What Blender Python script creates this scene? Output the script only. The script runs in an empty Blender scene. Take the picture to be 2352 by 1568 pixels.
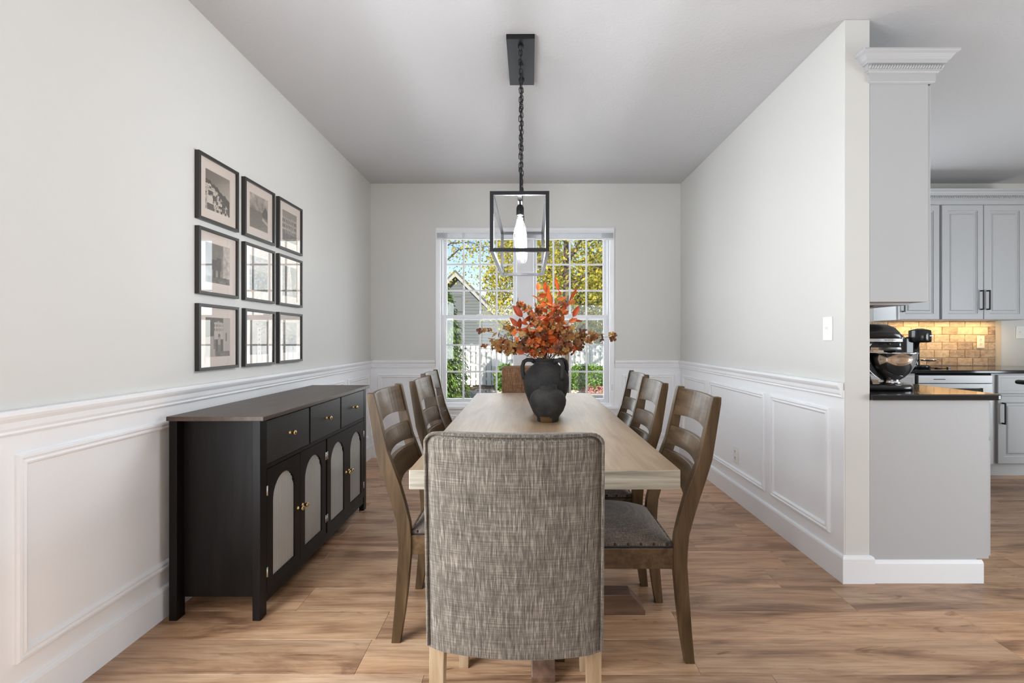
import bpy, bmesh, math, random
import numpy as np
from math import pi, sin, cos, radians, sqrt
from mathutils import Vector, Matrix, Quaternion
random.seed(7)
S = bpy.context.scene
C = S.collection

# ------------------------------------------------------------------ camera, world, lights, exposure
FPX = 1120.0                      # focal length in pixels of the 2352 px wide frame
cd = bpy.data.cameras.new('camera'); cam = bpy.data.objects.new('camera', cd); C.objects.link(cam)
cd.sensor_width = 36.0; cd.lens = 36.0 * FPX / 2352
cd.shift_x = -30 / 2352; cd.shift_y = -6 / 2352
cd.clip_start = 0.05; cd.clip_end = 300
cam.location = (0, 0, 1.18); cam.rotation_euler = (pi / 2, 0, 0)
S.camera = cam
S.view_settings.view_transform = 'Standard'; S.view_settings.look = 'None'
S.view_settings.gamma = 1.0; S.view_settings.use_curve_mapping = False
S.view_settings.exposure = 0.30
S.cycles.max_bounces = 12; S.cycles.diffuse_bounces = 6; S.cycles.glossy_bounces = 5
S.cycles.transparent_max_bounces = 24; S.cycles.sample_clamp_indirect = 6.0
S.cycles.caustics_reflective = False; S.cycles.caustics_refractive = False

W = bpy.data.worlds.new('sky'); S.world = W; W.use_nodes = True
wt = W.node_tree; wt.nodes.clear()
sky = wt.nodes.new('ShaderNodeTexSky'); sky.sky_type = 'NISHITA'; sky.sun_disc = False
sky.sun_elevation = radians(38); sky.sun_rotation = radians(200); sky.air_density = 1.0; sky.dust_density = 0.6; sky.ozone_density = 1.2
bg = wt.nodes.new('ShaderNodeBackground'); bg.inputs['Strength'].default_value = 0.145
wo = wt.nodes.new('ShaderNodeOutputWorld')
wt.links.new(sky.outputs[0], bg.inputs[0]); wt.links.new(bg.outputs[0], wo.inputs[0])

def lamp(name, kind, loc, rot, energy, color=(1, 1, 1), **kw):
    l = bpy.data.lights.new(name, kind); l.energy = energy; l.color = color
    for k, v in kw.items(): setattr(l, k, v)
    o = bpy.data.objects.new(name, l); o.location = loc; o.rotation_euler = rot; C.objects.link(o)
    return o
lamp('sun', 'SUN', (0, -5, 12), (radians(65), 0, radians(-15)), 5.2, (1, .95, .86), angle=radians(0.6))
# unseen fill lamps added behind, right and left; daylight of sink and dining windows
LC = (.86, .94, 1)
lamp('rear_fill_lamp', 'AREA', (0.6, -7.8, 1.3), (radians(90), 0, 0), 112, LC, shape='RECTANGLE', size=4.6, size_y=2.2)  # added unseen lamp that brightens surfaces facing the camera
lamp('right_fill_lamp', 'AREA', (5.9, 0.9, 0.98), (radians(90), 0, radians(90)), 148, LC, shape='RECTANGLE', size=2.8, size_y=1.8)  # added unseen lamp to brighten the left wall
lamp('left_fill_lamp', 'AREA', (-1.47, 0.60, 1.10), (radians(90), 0, radians(-90)), 84, LC, shape='RECTANGLE', size=1.5, size_y=1.6)  # added unseen lamp to brighten the right wall
lamp('kitchen_sink_window_daylight', 'AREA', (2.75, 4.70, 1.65), (radians(-90), 0, radians(42)), 16, LC, shape='RECTANGLE', size=1.0, size_y=0.9)
lamp('dining_window_daylight', 'AREA', (0, 5.03, 1.39), (radians(-90), 0, 0), 19, (.90, .96, 1), shape='RECTANGLE', size=1.6, size_y=1.6)
lamp('under_cabinet_light', 'AREA', (4.12, 4.74, 1.352), (0, 0, 0), 5.0, (1, .68, .30), shape='RECTANGLE', size=1.0, size_y=0.08)

# ------------------------------------------------------------------ node helpers
def nm(name):
    m = bpy.data.materials.new(name); m.use_nodes = True
    nt = m.node_tree; b = nt.nodes['Principled BSDF']
    return m, nt, b
def N(nt, t, **kw):
    n = nt.nodes.new(t)
    for k, v in kw.items(): setattr(n, k, v)
    return n
def L(nt, a, b): nt.links.new(a, b)
def ramp(nt, fac, stops):
    r = N(nt, 'ShaderNodeValToRGB'); e = r.color_ramp.elements
    while len(e) < len(stops): e.new(0.5)
    for i, (p, c) in enumerate(stops):
        e[i].position = p; e[i].color = (*c, 1)
    L(nt, fac, r.inputs[0]); return r.outputs[0]
def coords(nt, scale, out='Object', offset=None):
    tc = N(nt, 'ShaderNodeTexCoord'); mp = N(nt, 'ShaderNodeMapping'); mp.inputs['Scale'].default_value = scale
    src = tc.outputs[out]
    if offset is not None:
        a = N(nt, 'ShaderNodeVectorMath', operation='ADD'); L(nt, src, a.inputs[0]); L(nt, offset, a.inputs[1]); src = a.outputs[0]
    L(nt, src, mp.inputs[0]); return mp.outputs[0]
def noise(nt, vec, scale=1, detail=3, rough=.55, dist=0):
    n = N(nt, 'ShaderNodeTexNoise'); n.inputs['Scale'].default_value = scale; n.inputs['Detail'].default_value = detail
    n.inputs['Roughness'].default_value = rough; n.inputs['Distortion'].default_value = dist
    L(nt, vec, n.inputs['Vector']); return n.outputs[0]
def mathn(nt, op, a, b):
    n = N(nt, 'ShaderNodeMath', operation=op)
    for i, v in enumerate((a, b)):
        if isinstance(v, (int, float)): n.inputs[i].default_value = v
        else: L(nt, v, n.inputs[i])
    return n.outputs[0]
def mixc(nt, fac, a, b, mode='MIX'):
    n = N(nt, 'ShaderNodeMix', data_type='RGBA', blend_type=mode)
    for sock, v in ((n.inputs[0], fac), (n.inputs[6], a), (n.inputs[7], b)):
        if isinstance(v, (int, float)): sock.default_value = v
        elif isinstance(v, tuple): sock.default_value = (*v, 1)
        else: L(nt, v, sock)
    return n.outputs[2]
def bump(nt, b, h, strength=.2, dist=.002):
    n = N(nt, 'ShaderNodeBump'); n.inputs['Strength'].default_value = strength; n.inputs['Distance'].default_value = dist
    L(nt, h, n.inputs['Height']); L(nt, n.outputs[0], b.inputs['Normal'])
def plain(name, col, rough=.5, metal=0.0, spec=.5, bmp=0, bscale=200, bdist=.001):
    m, nt, b = nm(name)
    b.inputs['Base Color'].default_value = (*col, 1); b.inputs['Roughness'].default_value = rough
    b.inputs['Metallic'].default_value = metal; b.inputs['Specular IOR Level'].default_value = spec
    v = coords(nt, (1, 1, 1))
    n = noise(nt, v, bscale, 2)
    L(nt, mixc(nt, mathn(nt, 'MULTIPLY', n, .06), col, tuple(c * .8 for c in col)), b.inputs['Base Color'])
    if bmp: bump(nt, b, n, bmp, bdist)
    return m
def wood(name, stops, axis='x', rough=.4, coarse=3.0, fine=60.0, stretch=8.0, bmp=.15, spec=.4, rand=False, coat=0.0):
    m, nt, b = nm(name)
    s1 = [coarse * stretch] * 3; s2 = [fine] * 3
    i = 'xyz'.index(axis); s1[i] = coarse; s2[i] = fine / 22
    off = None
    if rand:
        oi = N(nt, 'ShaderNodeObjectInfo'); cb = N(nt, 'ShaderNodeCombineXYZ')
        for k, f in enumerate((31.7, 57.3, 17.9)): L(nt, mathn(nt, 'MULTIPLY', oi.outputs['Random'], f), cb.inputs[k])
        off = cb.outputs[0]
    a = noise(nt, coords(nt, s1, offset=off), 1, 4, .55, .6)
    f = noise(nt, coords(nt, s2, offset=off), 1, 3, .6)
    mx = mathn(nt, 'ADD', mathn(nt, 'MULTIPLY', a, .72), mathn(nt, 'MULTIPLY', f, .28))
    L(nt, ramp(nt, mx, stops), b.inputs['Base Color'])
    b.inputs['Roughness'].default_value = rough; b.inputs['Specular IOR Level'].default_value = spec
    b.inputs['Coat Weight'].default_value = coat; b.inputs['Coat Roughness'].default_value = .16
    bump(nt, b, f, bmp, .0012)
    return m
def linen(name, c0, c1, c2, f=520.0, tint=.0):
    m, nt, b = nm(name)
    a = noise(nt, coords(nt, (f * .85, f * .85, 7)), 1, 2, .7); h = noise(nt, coords(nt, (11, 11, f * .8)), 1, 2, .7)
    a2 = noise(nt, coords(nt, (f / 3.0, f / 3.0, 3.2)), 1, 2, .6); big = noise(nt, coords(nt, (6, 6, 6)), 1, 2)
    s = mathn(nt, 'ADD', mathn(nt, 'MULTIPLY', a, .50), mathn(nt, 'MULTIPLY', h, .22))
    s = mathn(nt, 'ADD', s, mathn(nt, 'MULTIPLY', a2, .22)); s = mathn(nt, 'ADD', s, mathn(nt, 'MULTIPLY', big, .06))
    L(nt, ramp(nt, s, [(.36, c0), (.50, c1), (.64, c2)]), b.inputs['Base Color'])
    b.inputs['Roughness'].default_value = .95; b.inputs['Specular IOR Level'].default_value = .15
    b.inputs['Sheen Weight'].default_value = .15
    bump(nt, b, s, .35, .0015)
    return m
def clear(name, f0=.04, gain=1.0, milky=0.0):
    m = bpy.data.materials.new(name); m.use_nodes = True; nt = m.node_tree; nt.nodes.clear()
    t = N(nt, 'ShaderNodeBsdfTransparent'); g = N(nt, 'ShaderNodeBsdfGlossy'); g.inputs['Roughness'].default_value = 0
    lw = N(nt, 'ShaderNodeLayerWeight'); lw.inputs['Blend'].default_value = .5
    f = mathn(nt, 'ADD', mathn(nt, 'MULTIPLY', mathn(nt, 'POWER', lw.outputs['Facing'], 5), 1 - f0), f0)
    mx = N(nt, 'ShaderNodeMixShader'); o = N(nt, 'ShaderNodeOutputMaterial')
    L(nt, mathn(nt, 'MULTIPLY', f, gain), mx.inputs[0]); L(nt, g.outputs[0], mx.inputs[2])
    if milky:
        tr = N(nt, 'ShaderNodeBsdfTranslucent'); tr.inputs[0].default_value = (1, 1, 1, 1); m2 = N(nt, 'ShaderNodeMixShader'); m2.inputs[0].default_value = milky
        L(nt, t.outputs[0], m2.inputs[1]); L(nt, tr.outputs[0], m2.inputs[2]); L(nt, m2.outputs[0], mx.inputs[1])
    else: L(nt, t.outputs[0], mx.inputs[1])
    L(nt, mx.outputs[0], o.inputs[0])
    return m
def leafmat(name, stops, scale=9.0, trans=.45, rough=.5, attr=False):
    m = bpy.data.materials.new(name); m.use_nodes = True; nt = m.node_tree; nt.nodes.clear()
    if attr:
        at = N(nt, 'ShaderNodeAttribute'); at.attribute_name = 'tone'; fac = at.outputs['Fac']
    else:
        oi = N(nt, 'ShaderNodeObjectInfo')
        fac = mathn(nt, 'ADD', mathn(nt, 'MULTIPLY', oi.outputs['Random'], .65), mathn(nt, 'MULTIPLY', noise(nt, coords(nt, (scale,) * 3), 1, 3), .35))
    col = ramp(nt, fac, stops)
    b = N(nt, 'ShaderNodeBsdfPrincipled'); b.inputs['Roughness'].default_value = rough; b.inputs['Specular IOR Level'].default_value = .3
    t = N(nt, 'ShaderNodeBsdfTranslucent'); mx = N(nt, 'ShaderNodeMixShader'); mx.inputs[0].default_value = trans; o = N(nt, 'ShaderNodeOutputMaterial')
    L(nt, col, b.inputs['Base Color']); L(nt, col, t.inputs[0]); L(nt, b.outputs[0], mx.inputs[1]); L(nt, t.outputs[0], mx.inputs[2]); L(nt, mx.outputs[0], o.inputs[0])
    return m

M = {}
M['wall'] = plain('cream_wall_paint', (.665, .66, .637), .75, bmp=.12, bscale=260)
M['white'] = plain('white_semi_gloss_paint', (.89, .905, .93), .38, bmp=.04, bscale=120)
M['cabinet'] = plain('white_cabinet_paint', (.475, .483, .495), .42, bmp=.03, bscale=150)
M['kwall'] = plain('grey_kitchen_wall_paint', (.66, .65, .62), .7, bmp=.1, bscale=260)
M['ceiling'] = plain('textured_ceiling_paint', (.575, .575, .585), .85, bmp=.5, bscale=55, bdist=.004)
M['vinyl'] = plain('white_vinyl', (.78, .79, .81), .35)
M['black_metal'] = plain('matt_black_metal', (.022, .022, .024), .42, metal=.6, bmp=.05, bscale=300)
M['brass'] = plain('brass', (.85, .62, .30), .22, metal=1)
M['steel'] = plain('brushed_steel', (.42, .42, .425), .5, metal=1)
M['polished'] = plain('polished_steel', (.72, .72, .72), .07, metal=1)
M['silver'] = plain('hinge_silver', (.8, .8, .8), .3, metal=1)
M['frame_black'] = plain('black_frame_lacquer', (.030, .026, .024), .38, bmp=.03, bscale=300)
M['mat'] = plain('cream_picture_mat', (.80, .69, .61), .85)
M['plastic'] = plain('white_plastic', (.82, .82, .80), .3)
M['almond'] = plain('almond_plastic', (.80, .66, .50), .35)
M['dark'] = plain('dark_slot', (.01, .01, .01), .6)
M['gap'] = plain('floor_joint_brown', (.22, .14, .085), .8)
M['black_gloss'] = plain('black_gloss_plastic', (.012, .012, .013), .16)
M['black_enamel'] = plain('black_enamel', (.012, .012, .013), .2)
M['glass'] = clear('window_glass', .05)
M['picture_glass'] = clear('picture_glass', .10, 1.5)
M['bulb_glass'] = clear('bulb_glass', .05, 1.0, .012)
m, nt, b = nm('filament_glow'); b.inputs['Emission Color'].default_value = (.97, .98, 1, 1); b.inputs['Emission Strength'].default_value = 265; M['glow'] = m
# black granite
m, nt, b = nm('black_granite'); v = N(nt, 'ShaderNodeTexVoronoi'); v.inputs['Scale'].default_value = 420
L(nt, coords(nt, (1, 1, 1)), v.inputs['Vector'])
L(nt, ramp(nt, v.outputs['Distance'], [(0, (.09, .09, .09)), (.12, (.012, .012, .013)), (1, (.008, .008, .009))]), b.inputs['Base Color'])
b.inputs['Roughness'].default_value = .09; M['granite'] = m
# floor planks
def plankmat():
    m, nt, b = nm('oak_vinyl_plank')
    oi = N(nt, 'ShaderNodeObjectInfo'); cb = N(nt, 'ShaderNodeCombineXYZ')
    for k, f in enumerate((41.7, 67.3, 17.9)): L(nt, mathn(nt, 'MULTIPLY', oi.outputs['Random'], f), cb.inputs[k])
    off = cb.outputs[0]
    patch = noise(nt, coords(nt, (1.15, 6.0, 1), offset=off), 1, 5, .60, 1.3)
    hue = noise(nt, coords(nt, (.8, 3.0, 1), offset=off), 1, 2, .5, .4)
    grain = noise(nt, coords(nt, (5, 120, 1), offset=off), 1, 4, .65, .25)
    mid = noise(nt, coords(nt, (2.0, 24, 1), offset=off), 1, 4, .65, 1.2)
    knot = noise(nt, coords(nt, (3.2, 11, 1), offset=off), 1, 2, .5, 2.2)
    col = ramp(nt, patch, [(.28, (.17, .095, .058)), (.39, (.32, .198, .125)), (.48, (.47, .31, .20)), (.60, (.56, .395, .27)), (.78, (.64, .475, .335))])
    col = mixc(nt, mathn(nt, 'MULTIPLY', hue, .8), col, mixc(nt, 1.0, col, (1.10, .92, .76), 'MULTIPLY'))
    g = ramp(nt, grain, [(.30, (.66, .62, .58)), (.5, (.98, .98, .98)), (.7, (1.12, 1.12, 1.1))])
    g2 = ramp(nt, mid, [(.30, (.58, .53, .49)), (.46, (.96, .95, .94)), (.7, (1.08, 1.08, 1.08))])
    g3 = ramp(nt, knot, [(.25, (.45, .36, .30)), (.33, (1, 1, 1)), (1, (1, 1, 1))])
    col = mixc(nt, .8, col, g, 'MULTIPLY'); col = mixc(nt, .85, col, g2, 'MULTIPLY'); col = mixc(nt, .8, col, g3, 'MULTIPLY')
    tone = ramp(nt, oi.outputs['Random'], [(0, (.80, .78, .78)), (.35, (1, .99, .97)), (.7, (1.04, .98, .92)), (1, (1.12, 1.06, 1.02))])
    col = mixc(nt, 1.0, col, tone, 'MULTIPLY')
    L(nt, col, b.inputs['Base Color'])
    b.inputs['Roughness'].default_value = .36; b.inputs['Specular IOR Level'].default_value = .45
    bump(nt, b, grain, .12, .001)
    return m
M['plank'] = plankmat()
M['table'] = wood('washed_acacia_top', [(.25, (.21, .135, .078)), (.46, (.295, .20, .122)), (.58, (.355, .25, .158)), (.8, (.40, .29, .195))], 'y', .40, 1.4, 70, 7, .04, .38)
M['table_edge'] = wood('grey_weathered_edge', [(.34, (.17, .145, .112)), (.48, (.33, .29, .23)), (.66, (.50, .455, .385))], 'x', .5, 2.0, 110, 14, .3)
M['foot_wood'] = wood('dark_pedestal_wood', [(.3, (.045, .024, .015)), (.5, (.105, .056, .034)), (.7, (.17, .095, .06))], 'x', .4, 3, 70, 8, .2)
M['chair_wood'] = wood('grey_brown_chair_wood', [(.3, (.032, .0175, .0075)), (.48, (.074, .0425, .019)), (.68, (.124, .077, .039))], 'z', .36, 3, 90, 8, .10, .3, coat=.08)
M['slat_wood'] = wood('grey_brown_slat_wood', [(.3, (.032, .0175, .0075)), (.48, (.074, .0425, .019)), (.68, (.124, .077, .039))], 'y', .32, 3, 90, 8, .0, .35, coat=.15)
M['leg_wood'] = wood('pale_oak_leg', [(.3, (.20, .13, .07)), (.5, (.34, .235, .14)), (.7, (.44, .33, .21))], 'z', .5, 3, 110, 8, .2)
M['espresso'] = wood('espresso_black_wood', [(.3, (.0035, .0026, .0023)), (.5, (.0062, .0045, .004)), (.7, (.011, .008, .007))], 'z', .42, 3, 80, 8, .08, .2)
M['espresso_top_sheen'] = wood('espresso_painted_sheen', [(.3, (.040, .026, .018)), (.5, (.070, .046, .033)), (.7, (.10, .068, .050))], 'y', .38, 3, 80, 8, .08, .35)  # brown sheen of the window put into the base colour
def drawermat():
    m, nt, b = nm('espresso_cathedral_grain')
    w = N(nt, 'ShaderNodeTexWave', wave_type='BANDS', bands_direction='Z'); w.inputs['Scale'].default_value = 34; w.inputs['Distortion'].default_value = 11
    w.inputs['Detail'].default_value = 3; w.inputs['Detail Scale'].default_value = .55
    oi = N(nt, 'ShaderNodeObjectInfo'); cb = N(nt, 'ShaderNodeCombineXYZ'); L(nt, mathn(nt, 'MULTIPLY', oi.outputs['Random'], 3.0), cb.inputs[1])
    L(nt, coords(nt, (1, .8, 2.2), offset=cb.outputs[0]), w.inputs['Vector'])
    L(nt, ramp(nt, w.outputs[1], [(.3, (.006, .006, .006)), (.7, (.016, .015, .0145)), (.97, (.085, .085, .083))]), b.inputs['Base Color'])
    b.inputs['Roughness'].default_value = .4; b.inputs['Specular IOR Level'].default_value = .3; return m
M['drawer'] = drawermat()
m, nt, b = nm('fluted_glass'); b.inputs['Base Color'].default_value = (.86, .88, .86, 1); b.inputs['Roughness'].default_value = .16
b.inputs['Transmission Weight'].default_value = .45; b.inputs['IOR'].default_value = 1.5; M['fluted'] = m
M['inside'] = plain('sideboard_interior', (.30, .28, .25), .6)
M['linen_glow'] = linen('grey_brown_linen_glow', (.085, .042, .022), (.20, .105, .055), (.40, .25, .15))  # same linen as the near chair, warm backlight glow put into its colour
M['linen'] = linen('grey_brown_linen', (.044, .036, .028), (.120, .100, .081), (.305, .262, .218))
M['seat_linen'] = linen('charcoal_brown_linen', (.045, .035, .028), (.112, .088, .071), (.22, .18, .15), 480)
M['piping'] = plain('linen_piping', (.15, .13, .11), .9, bmp=.5, bscale=600)
M['nail'] = plain('antique_nail', (.05, .035, .025), .3, metal=.8)
# rough black pottery, brown where the glaze ends at the foot
m, nt, b = nm('rough_black_pottery'); n1 = noise(nt, coords(nt, (1, 1, 1)), 330, 3, .7); n2 = noise(nt, coords(nt, (1, 1, 1)), 14, 3)
L(nt, ramp(nt, mathn(nt, 'ADD', mathn(nt, 'MULTIPLY', n1, .6), mathn(nt, 'MULTIPLY', n2, .4)), [(.32, (.006, .006, .006)), (.5, (.022, .020, .019)), (.68, (.055, .047, .042))]), b.inputs['Base Color'])
b.inputs['Roughness'].default_value = .75; b.inputs['Specular IOR Level'].default_value = .3; bump(nt, b, n1, .6, .002); M['pottery'] = m
M['bare_clay'] = plain('bare_brown_clay', (.105, .052, .018), .55, bmp=.3, bscale=300)
# travertine tiles
def tilemat():
    m, nt, b = nm('tumbled_travertine'); oi = N(nt, 'ShaderNodeObjectInfo'); cb = N(nt, 'ShaderNodeCombineXYZ')
    for k, f in enumerate((41.7, 67.3, 17.9)): L(nt, mathn(nt, 'MULTIPLY', oi.outputs['Random'], f), cb.inputs[k])
    n1 = noise(nt, coords(nt, (22, 22, 40), offset=cb.outputs[0]), 1, 5, .65, .6)
    fac = mathn(nt, 'ADD', mathn(nt, 'MULTIPLY', n1, .78), mathn(nt, 'MULTIPLY', oi.outputs['Random'], .22))
    L(nt, ramp(nt, fac, [(.30, (.20, .13, .085)), (.45, (.36, .25, .16)), (.6, (.50, .37, .245)), (.8, (.60, .48, .34))]), b.inputs['Base Color'])
    b.inputs['Roughness'].default_value = .6; bump(nt, b, n1, .5, .003); return m
M['tile'] = tilemat()
M['grout'] = plain('pale_grout', (.62, .50, .36), .9, bmp=.3, bscale=300)
# outdoor materials
M['asphalt'] = plain('grey_asphalt', (.20, .21, .22), .9, bmp=.6, bscale=60, bdist=.01)
M['mulch'] = plain('brown_mulch', (.16, .09, .05), .95, bmp=1, bscale=30, bdist=.05)
M['lawn'] = plain('lawn_green', (.12, .19, .04), .95, bmp=1, bscale=30, bdist=.05)
M['pebble'] = plain('cream_pebble', (.58, .50, .40), .8)
M['kerb'] = plain('concrete_kerb', (.40, .37, .31), .85, bmp=.3, bscale=40)
M['fence'] = plain('white_fence_paint', (.66, .67, .64), .6, bmp=.1, bscale=60)
M['siding'] = plain('blue_grey_siding', (.115, .132, .138), .7)
M['trimgrey'] = plain('pale_grey_trim', (.36, .37, .36), .7)
M['roofing'] = plain('dark_shingle', (.12, .11, .10), .9, bmp=.6, bscale=25, bdist=.02)
M['bark'] = wood('bark', [(.3, (.035, .026, .018)), (.5, (.10, .078, .055)), (.7, (.2, .16, .12))], 'z', .9, 4, 30, 5, .8)
YEL = [(0, (.11, .15, .02)), (.25, (.30, .32, .035)), (.55, (.62, .53, .06)), (.85, (.80, .66, .13)), (1, (.62, .34, .08))]
M['leaf_yellow'] = leafmat('yellow_autumn_leaf', YEL, trans=.45, attr=True)
M['leaf_green'] = leafmat('green_shrub_leaf', [(0, (.05, .12, .015)), (.5, (.17, .33, .045)), (1, (.36, .55, .12))], trans=.35, attr=True)
M['needle'] = leafmat('spruce_needle', [(0, (.05, .11, .015)), (.5, (.14, .26, .04)), (1, (.32, .46, .10))], trans=.3, attr=True)
M['pink'] = leafmat('pink_petal', [(0, (.7, .12, .2)), (.6, (.9, .35, .4)), (1, (.8, .6, .2))], trans=.3, attr=True)
ORG = [(.1, (.20, .025, .014)), (.35, (.46, .075, .016)), (.6, (.62, .145, .028)), (.95, (.72, .26, .08))]
M['leaf_orange'] = leafmat('orange_leaf', ORG, 40, .40, .45)
BRN = [(.12, (.085, .030, .020)), (.32, (.19, .065, .028)), (.5, (.30, .125, .036)), (.68, (.34, .19, .05)), (.88, (.42, .28, .11))]
M['petal_brown'] = leafmat('dried_hydrangea_petal', BRN, 60, .35, .6)
M['stem'] = plain('brown_stem', (.09, .04, .025), .7)
m, nt, b = nm('sepia_print'); at = N(nt, 'ShaderNodeAttribute'); at.attribute_name = 'tone'
L(nt, ramp(nt, at.outputs['Fac'], [(0, (.012, .010, .008)), (.5, (.25, .205, .17)), (1, (.86, .76, .66))]), b.inputs['Base Color']); b.inputs['Roughness'].default_value = .5; M['print'] = m

# ------------------------------------------------------------------ mesh helpers
class MB:
    def __init__(s): s.v = []; s.f = []; s.sm = []; s.mi = []; s.cur = 0
    def add(s, vs, fs, smooth=False):
        o = len(s.v); s.v += [tuple(p) for p in vs]
        for f in fs: s.f.append(tuple(i + o for i in f)); s.sm.append(smooth); s.mi.append(s.cur)
        return s
    def box(s, x0, x1, y0, y1, z0, z1):
        return s.add([(x0, y0, z0), (x1, y0, z0), (x1, y1, z0), (x0, y1, z0), (x0, y0, z1), (x1, y0, z1), (x1, y1, z1), (x0, y1, z1)],
                     [(0, 3, 2, 1), (4, 5, 6, 7), (0, 1, 5, 4), (1, 2, 6, 5), (2, 3, 7, 6), (3, 0, 4, 7)])
    def loft(s, rings, closed=True, caps=True, smooth=False, loop=False):
        n = len(rings[0]); vs = [p for r in rings for p in r]; fs = []
        k = len(rings)
        for i in range(k if loop else k - 1):
            a = i * n; b2 = ((i + 1) % k) * n
            for j in range(n if closed else n - 1):
                j2 = (j + 1) % n; fs.append((a + j, a + j2, b2 + j2, b2 + j))
        if caps and not loop: fs += [tuple(reversed(range(n))), tuple((k - 1) * n + j for j in range(n))]
        return s.add(vs, fs, smooth)
    def lathe(s, prof, seg=32, cx=0, cy=0, z0=0, smooth=True, axis='z', caps=False):
        rings = []
        for r, z in prof:
            ring = []
            for k in range(seg):
                a = 2 * pi * k / seg; p, q = r * cos(a), r * sin(a)
                if axis == 'z': ring.append((cx + p, cy + q, z0 + z))
                elif axis == 'x': ring.append((z0 + z, cx + p, cy + q))
                else: ring.append((cx + p, z0 + z, cy - q))
            rings.append(ring)
        return s.loft(rings, True, caps, smooth)
    def tube(s, pts, rad, seg=8, caps=True, smooth=True, loop=False):
        pts = [Vector(p) for p in pts]; n = len(pts); rings = []
        up = Vector((0, 0, 1)); prev = None
        for i, p in enumerate(pts):
            if loop: t = pts[(i + 1) % n] - pts[i - 1]
            else: t = pts[min(i + 1, n - 1)] - pts[max(i - 1, 0)]
            t.normalize()
            if prev is None:
                a = up if abs(t.dot(up)) < .9 else Vector((1, 0, 0)); u = t.cross(a).normalized()
            else:
                u = (prev - t * prev.dot(t)).normalized()
            prev = u; w = t.cross(u); r = rad[i] if hasattr(rad, '__len__') else rad
            rings.append([p + (u * cos(2 * pi * k / seg) + w * sin(2 * pi * k / seg)) * r for k in range(seg)])
        return s.loft(rings, True, caps, smooth, loop)
    def mitre(s, org, U, V, Nn, w, h, prof, cap=None):
        """mitred rectangular ring: prof = [(inset, height)]; U,V span the rectangle, Nn is its outward normal"""
        org, U, V, Nn = map(Vector, (org, U, V, Nn)); rings = []
        for ins, ht in prof:
            rings.append([org + U * a + V * c + Nn * ht for a, c in ((ins, ins), (w - ins, ins), (w - ins, h - ins), (ins, h - ins))])
        flip = U.cross(V).dot(Nn) < 0
        o = len(s.v)
        vs = [p for r in rings for p in r]; fs = []
        for i in range(len(rings) - 1):
            for j in range(4):
                f = (i * 4 + j, i * 4 + (j + 1) % 4, (i + 1) * 4 + (j + 1) % 4, (i + 1) * 4 + j); fs.append(f[::-1] if flip else f)
        if cap: 
            f = tuple((len(rings) - 1) * 4 + j for j in range(4)); fs.append(f[::-1] if flip else f)
        return s.add(vs, fs)
    def ellipsoid(s, c, r, seg=16, rings=10, rot=None):
        vs = []; fs = []
        for i in range(1, rings):
            th = pi * i / rings
            for k in range(seg):
                p = Vector((r[0] * sin(th) * cos(2 * pi * k / seg), r[1] * sin(th) * sin(2 * pi * k / seg), r[2] * cos(th)))
                if rot: p = rot @ p
                vs.append(p + Vector(c))
        top = Vector((0, 0, r[2])); bot = -top
        if rot: top = rot @ top; bot = rot @ bot
        vs += [top + Vector(c), bot + Vector(c)]; t = len(vs) - 2
        for i in range(rings - 2):
            for k in range(seg): fs.append((i * seg + k, (i + 1) * seg + k, (i + 1) * seg + (k + 1) % seg, i * seg + (k + 1) % seg))
        for k in range(seg):
            fs.append((t, k, (k + 1) % seg)); q = (rings - 2) * seg; fs.append((t + 1, q + (k + 1) % seg, q + k))
        return s.add(vs, fs, True)
    def mesh(s, name, mats, bevel=0, seg=2, recalc=True, weld=False):
        me = bpy.data.meshes.new(name); me.from_pydata(s.v, [], s.f)
        me.polygons.foreach_set('use_smooth', s.sm); me.polygons.foreach_set('material_index', s.mi)
        for mt in (mats if isinstance(mats, (list, tuple)) else [mats]): me.materials.append(mt)
        if bevel or recalc or weld:
            bm = bmesh.new(); bm.from_mesh(me)
            if weld: bmesh.ops.remove_doubles(bm, verts=bm.verts, dist=1e-5)
            if recalc: bmesh.ops.recalc_face_normals(bm, faces=bm.faces)
            if bevel:
                es = [e for e in bm.edges if len(e.link_faces) == 2 and e.calc_face_angle(0) > .5]
                bmesh.ops.bevel(bm, geom=es, offset=bevel, segments=seg, profile=.6, affect='EDGES', clamp_overlap=True)
            bm.to_mesh(me); bm.free()
        me.update(); return me
    def build(s, name, mats, parent=None, **kw):
        return place(name, s.mesh(name, mats, **kw), parent)
def place(name, me, parent=None, loc=None, rot=None):
    o = bpy.data.objects.new(name, me); C.objects.link(o)
    if parent is not None: o.parent = parent
    if loc is not None: o.location = loc
    if rot is not None: o.rotation_euler = rot
    return o
def tag(o, label=None, cat=None, group=None, kind=None):
    for k, v in (('label', label), ('category', cat), ('group', group), ('kind', kind)):
        if v: o[k] = v
    return o
def thing(name, label, cat, loc=(0, 0, 0), rotz=0, group=None):
    o = bpy.data.objects.new(name, None); o.empty_display_size = .1; C.objects.link(o)
    o.location = loc; o.rotation_euler = (0, 0, rotz); return tag(o, label, cat, group)
def struct(name, mb, mats, label, cat, **kw):
    return tag(mb.build(name, mats, **kw), label, cat, kind='structure')
def dup(root, loc, rotz, label, group=None):
    """copy a thing with its parts and sub-parts"""
    def cp(o, par):
        c = o.copy(); C.objects.link(c); c.parent = par
        for ch in kids.get(o.name, []): cp(ch, c)
        return c
    kids = {}
    for o in list(C.objects):
        if o.parent: kids.setdefault(o.parent.name, []).append(o)
    r = cp(root, None); r.location = loc; r.rotation_euler = (0, 0, rotz); r['label'] = label
    if group: r['group'] = group
    return r
def B(*a): return MB().box(*a)

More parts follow.
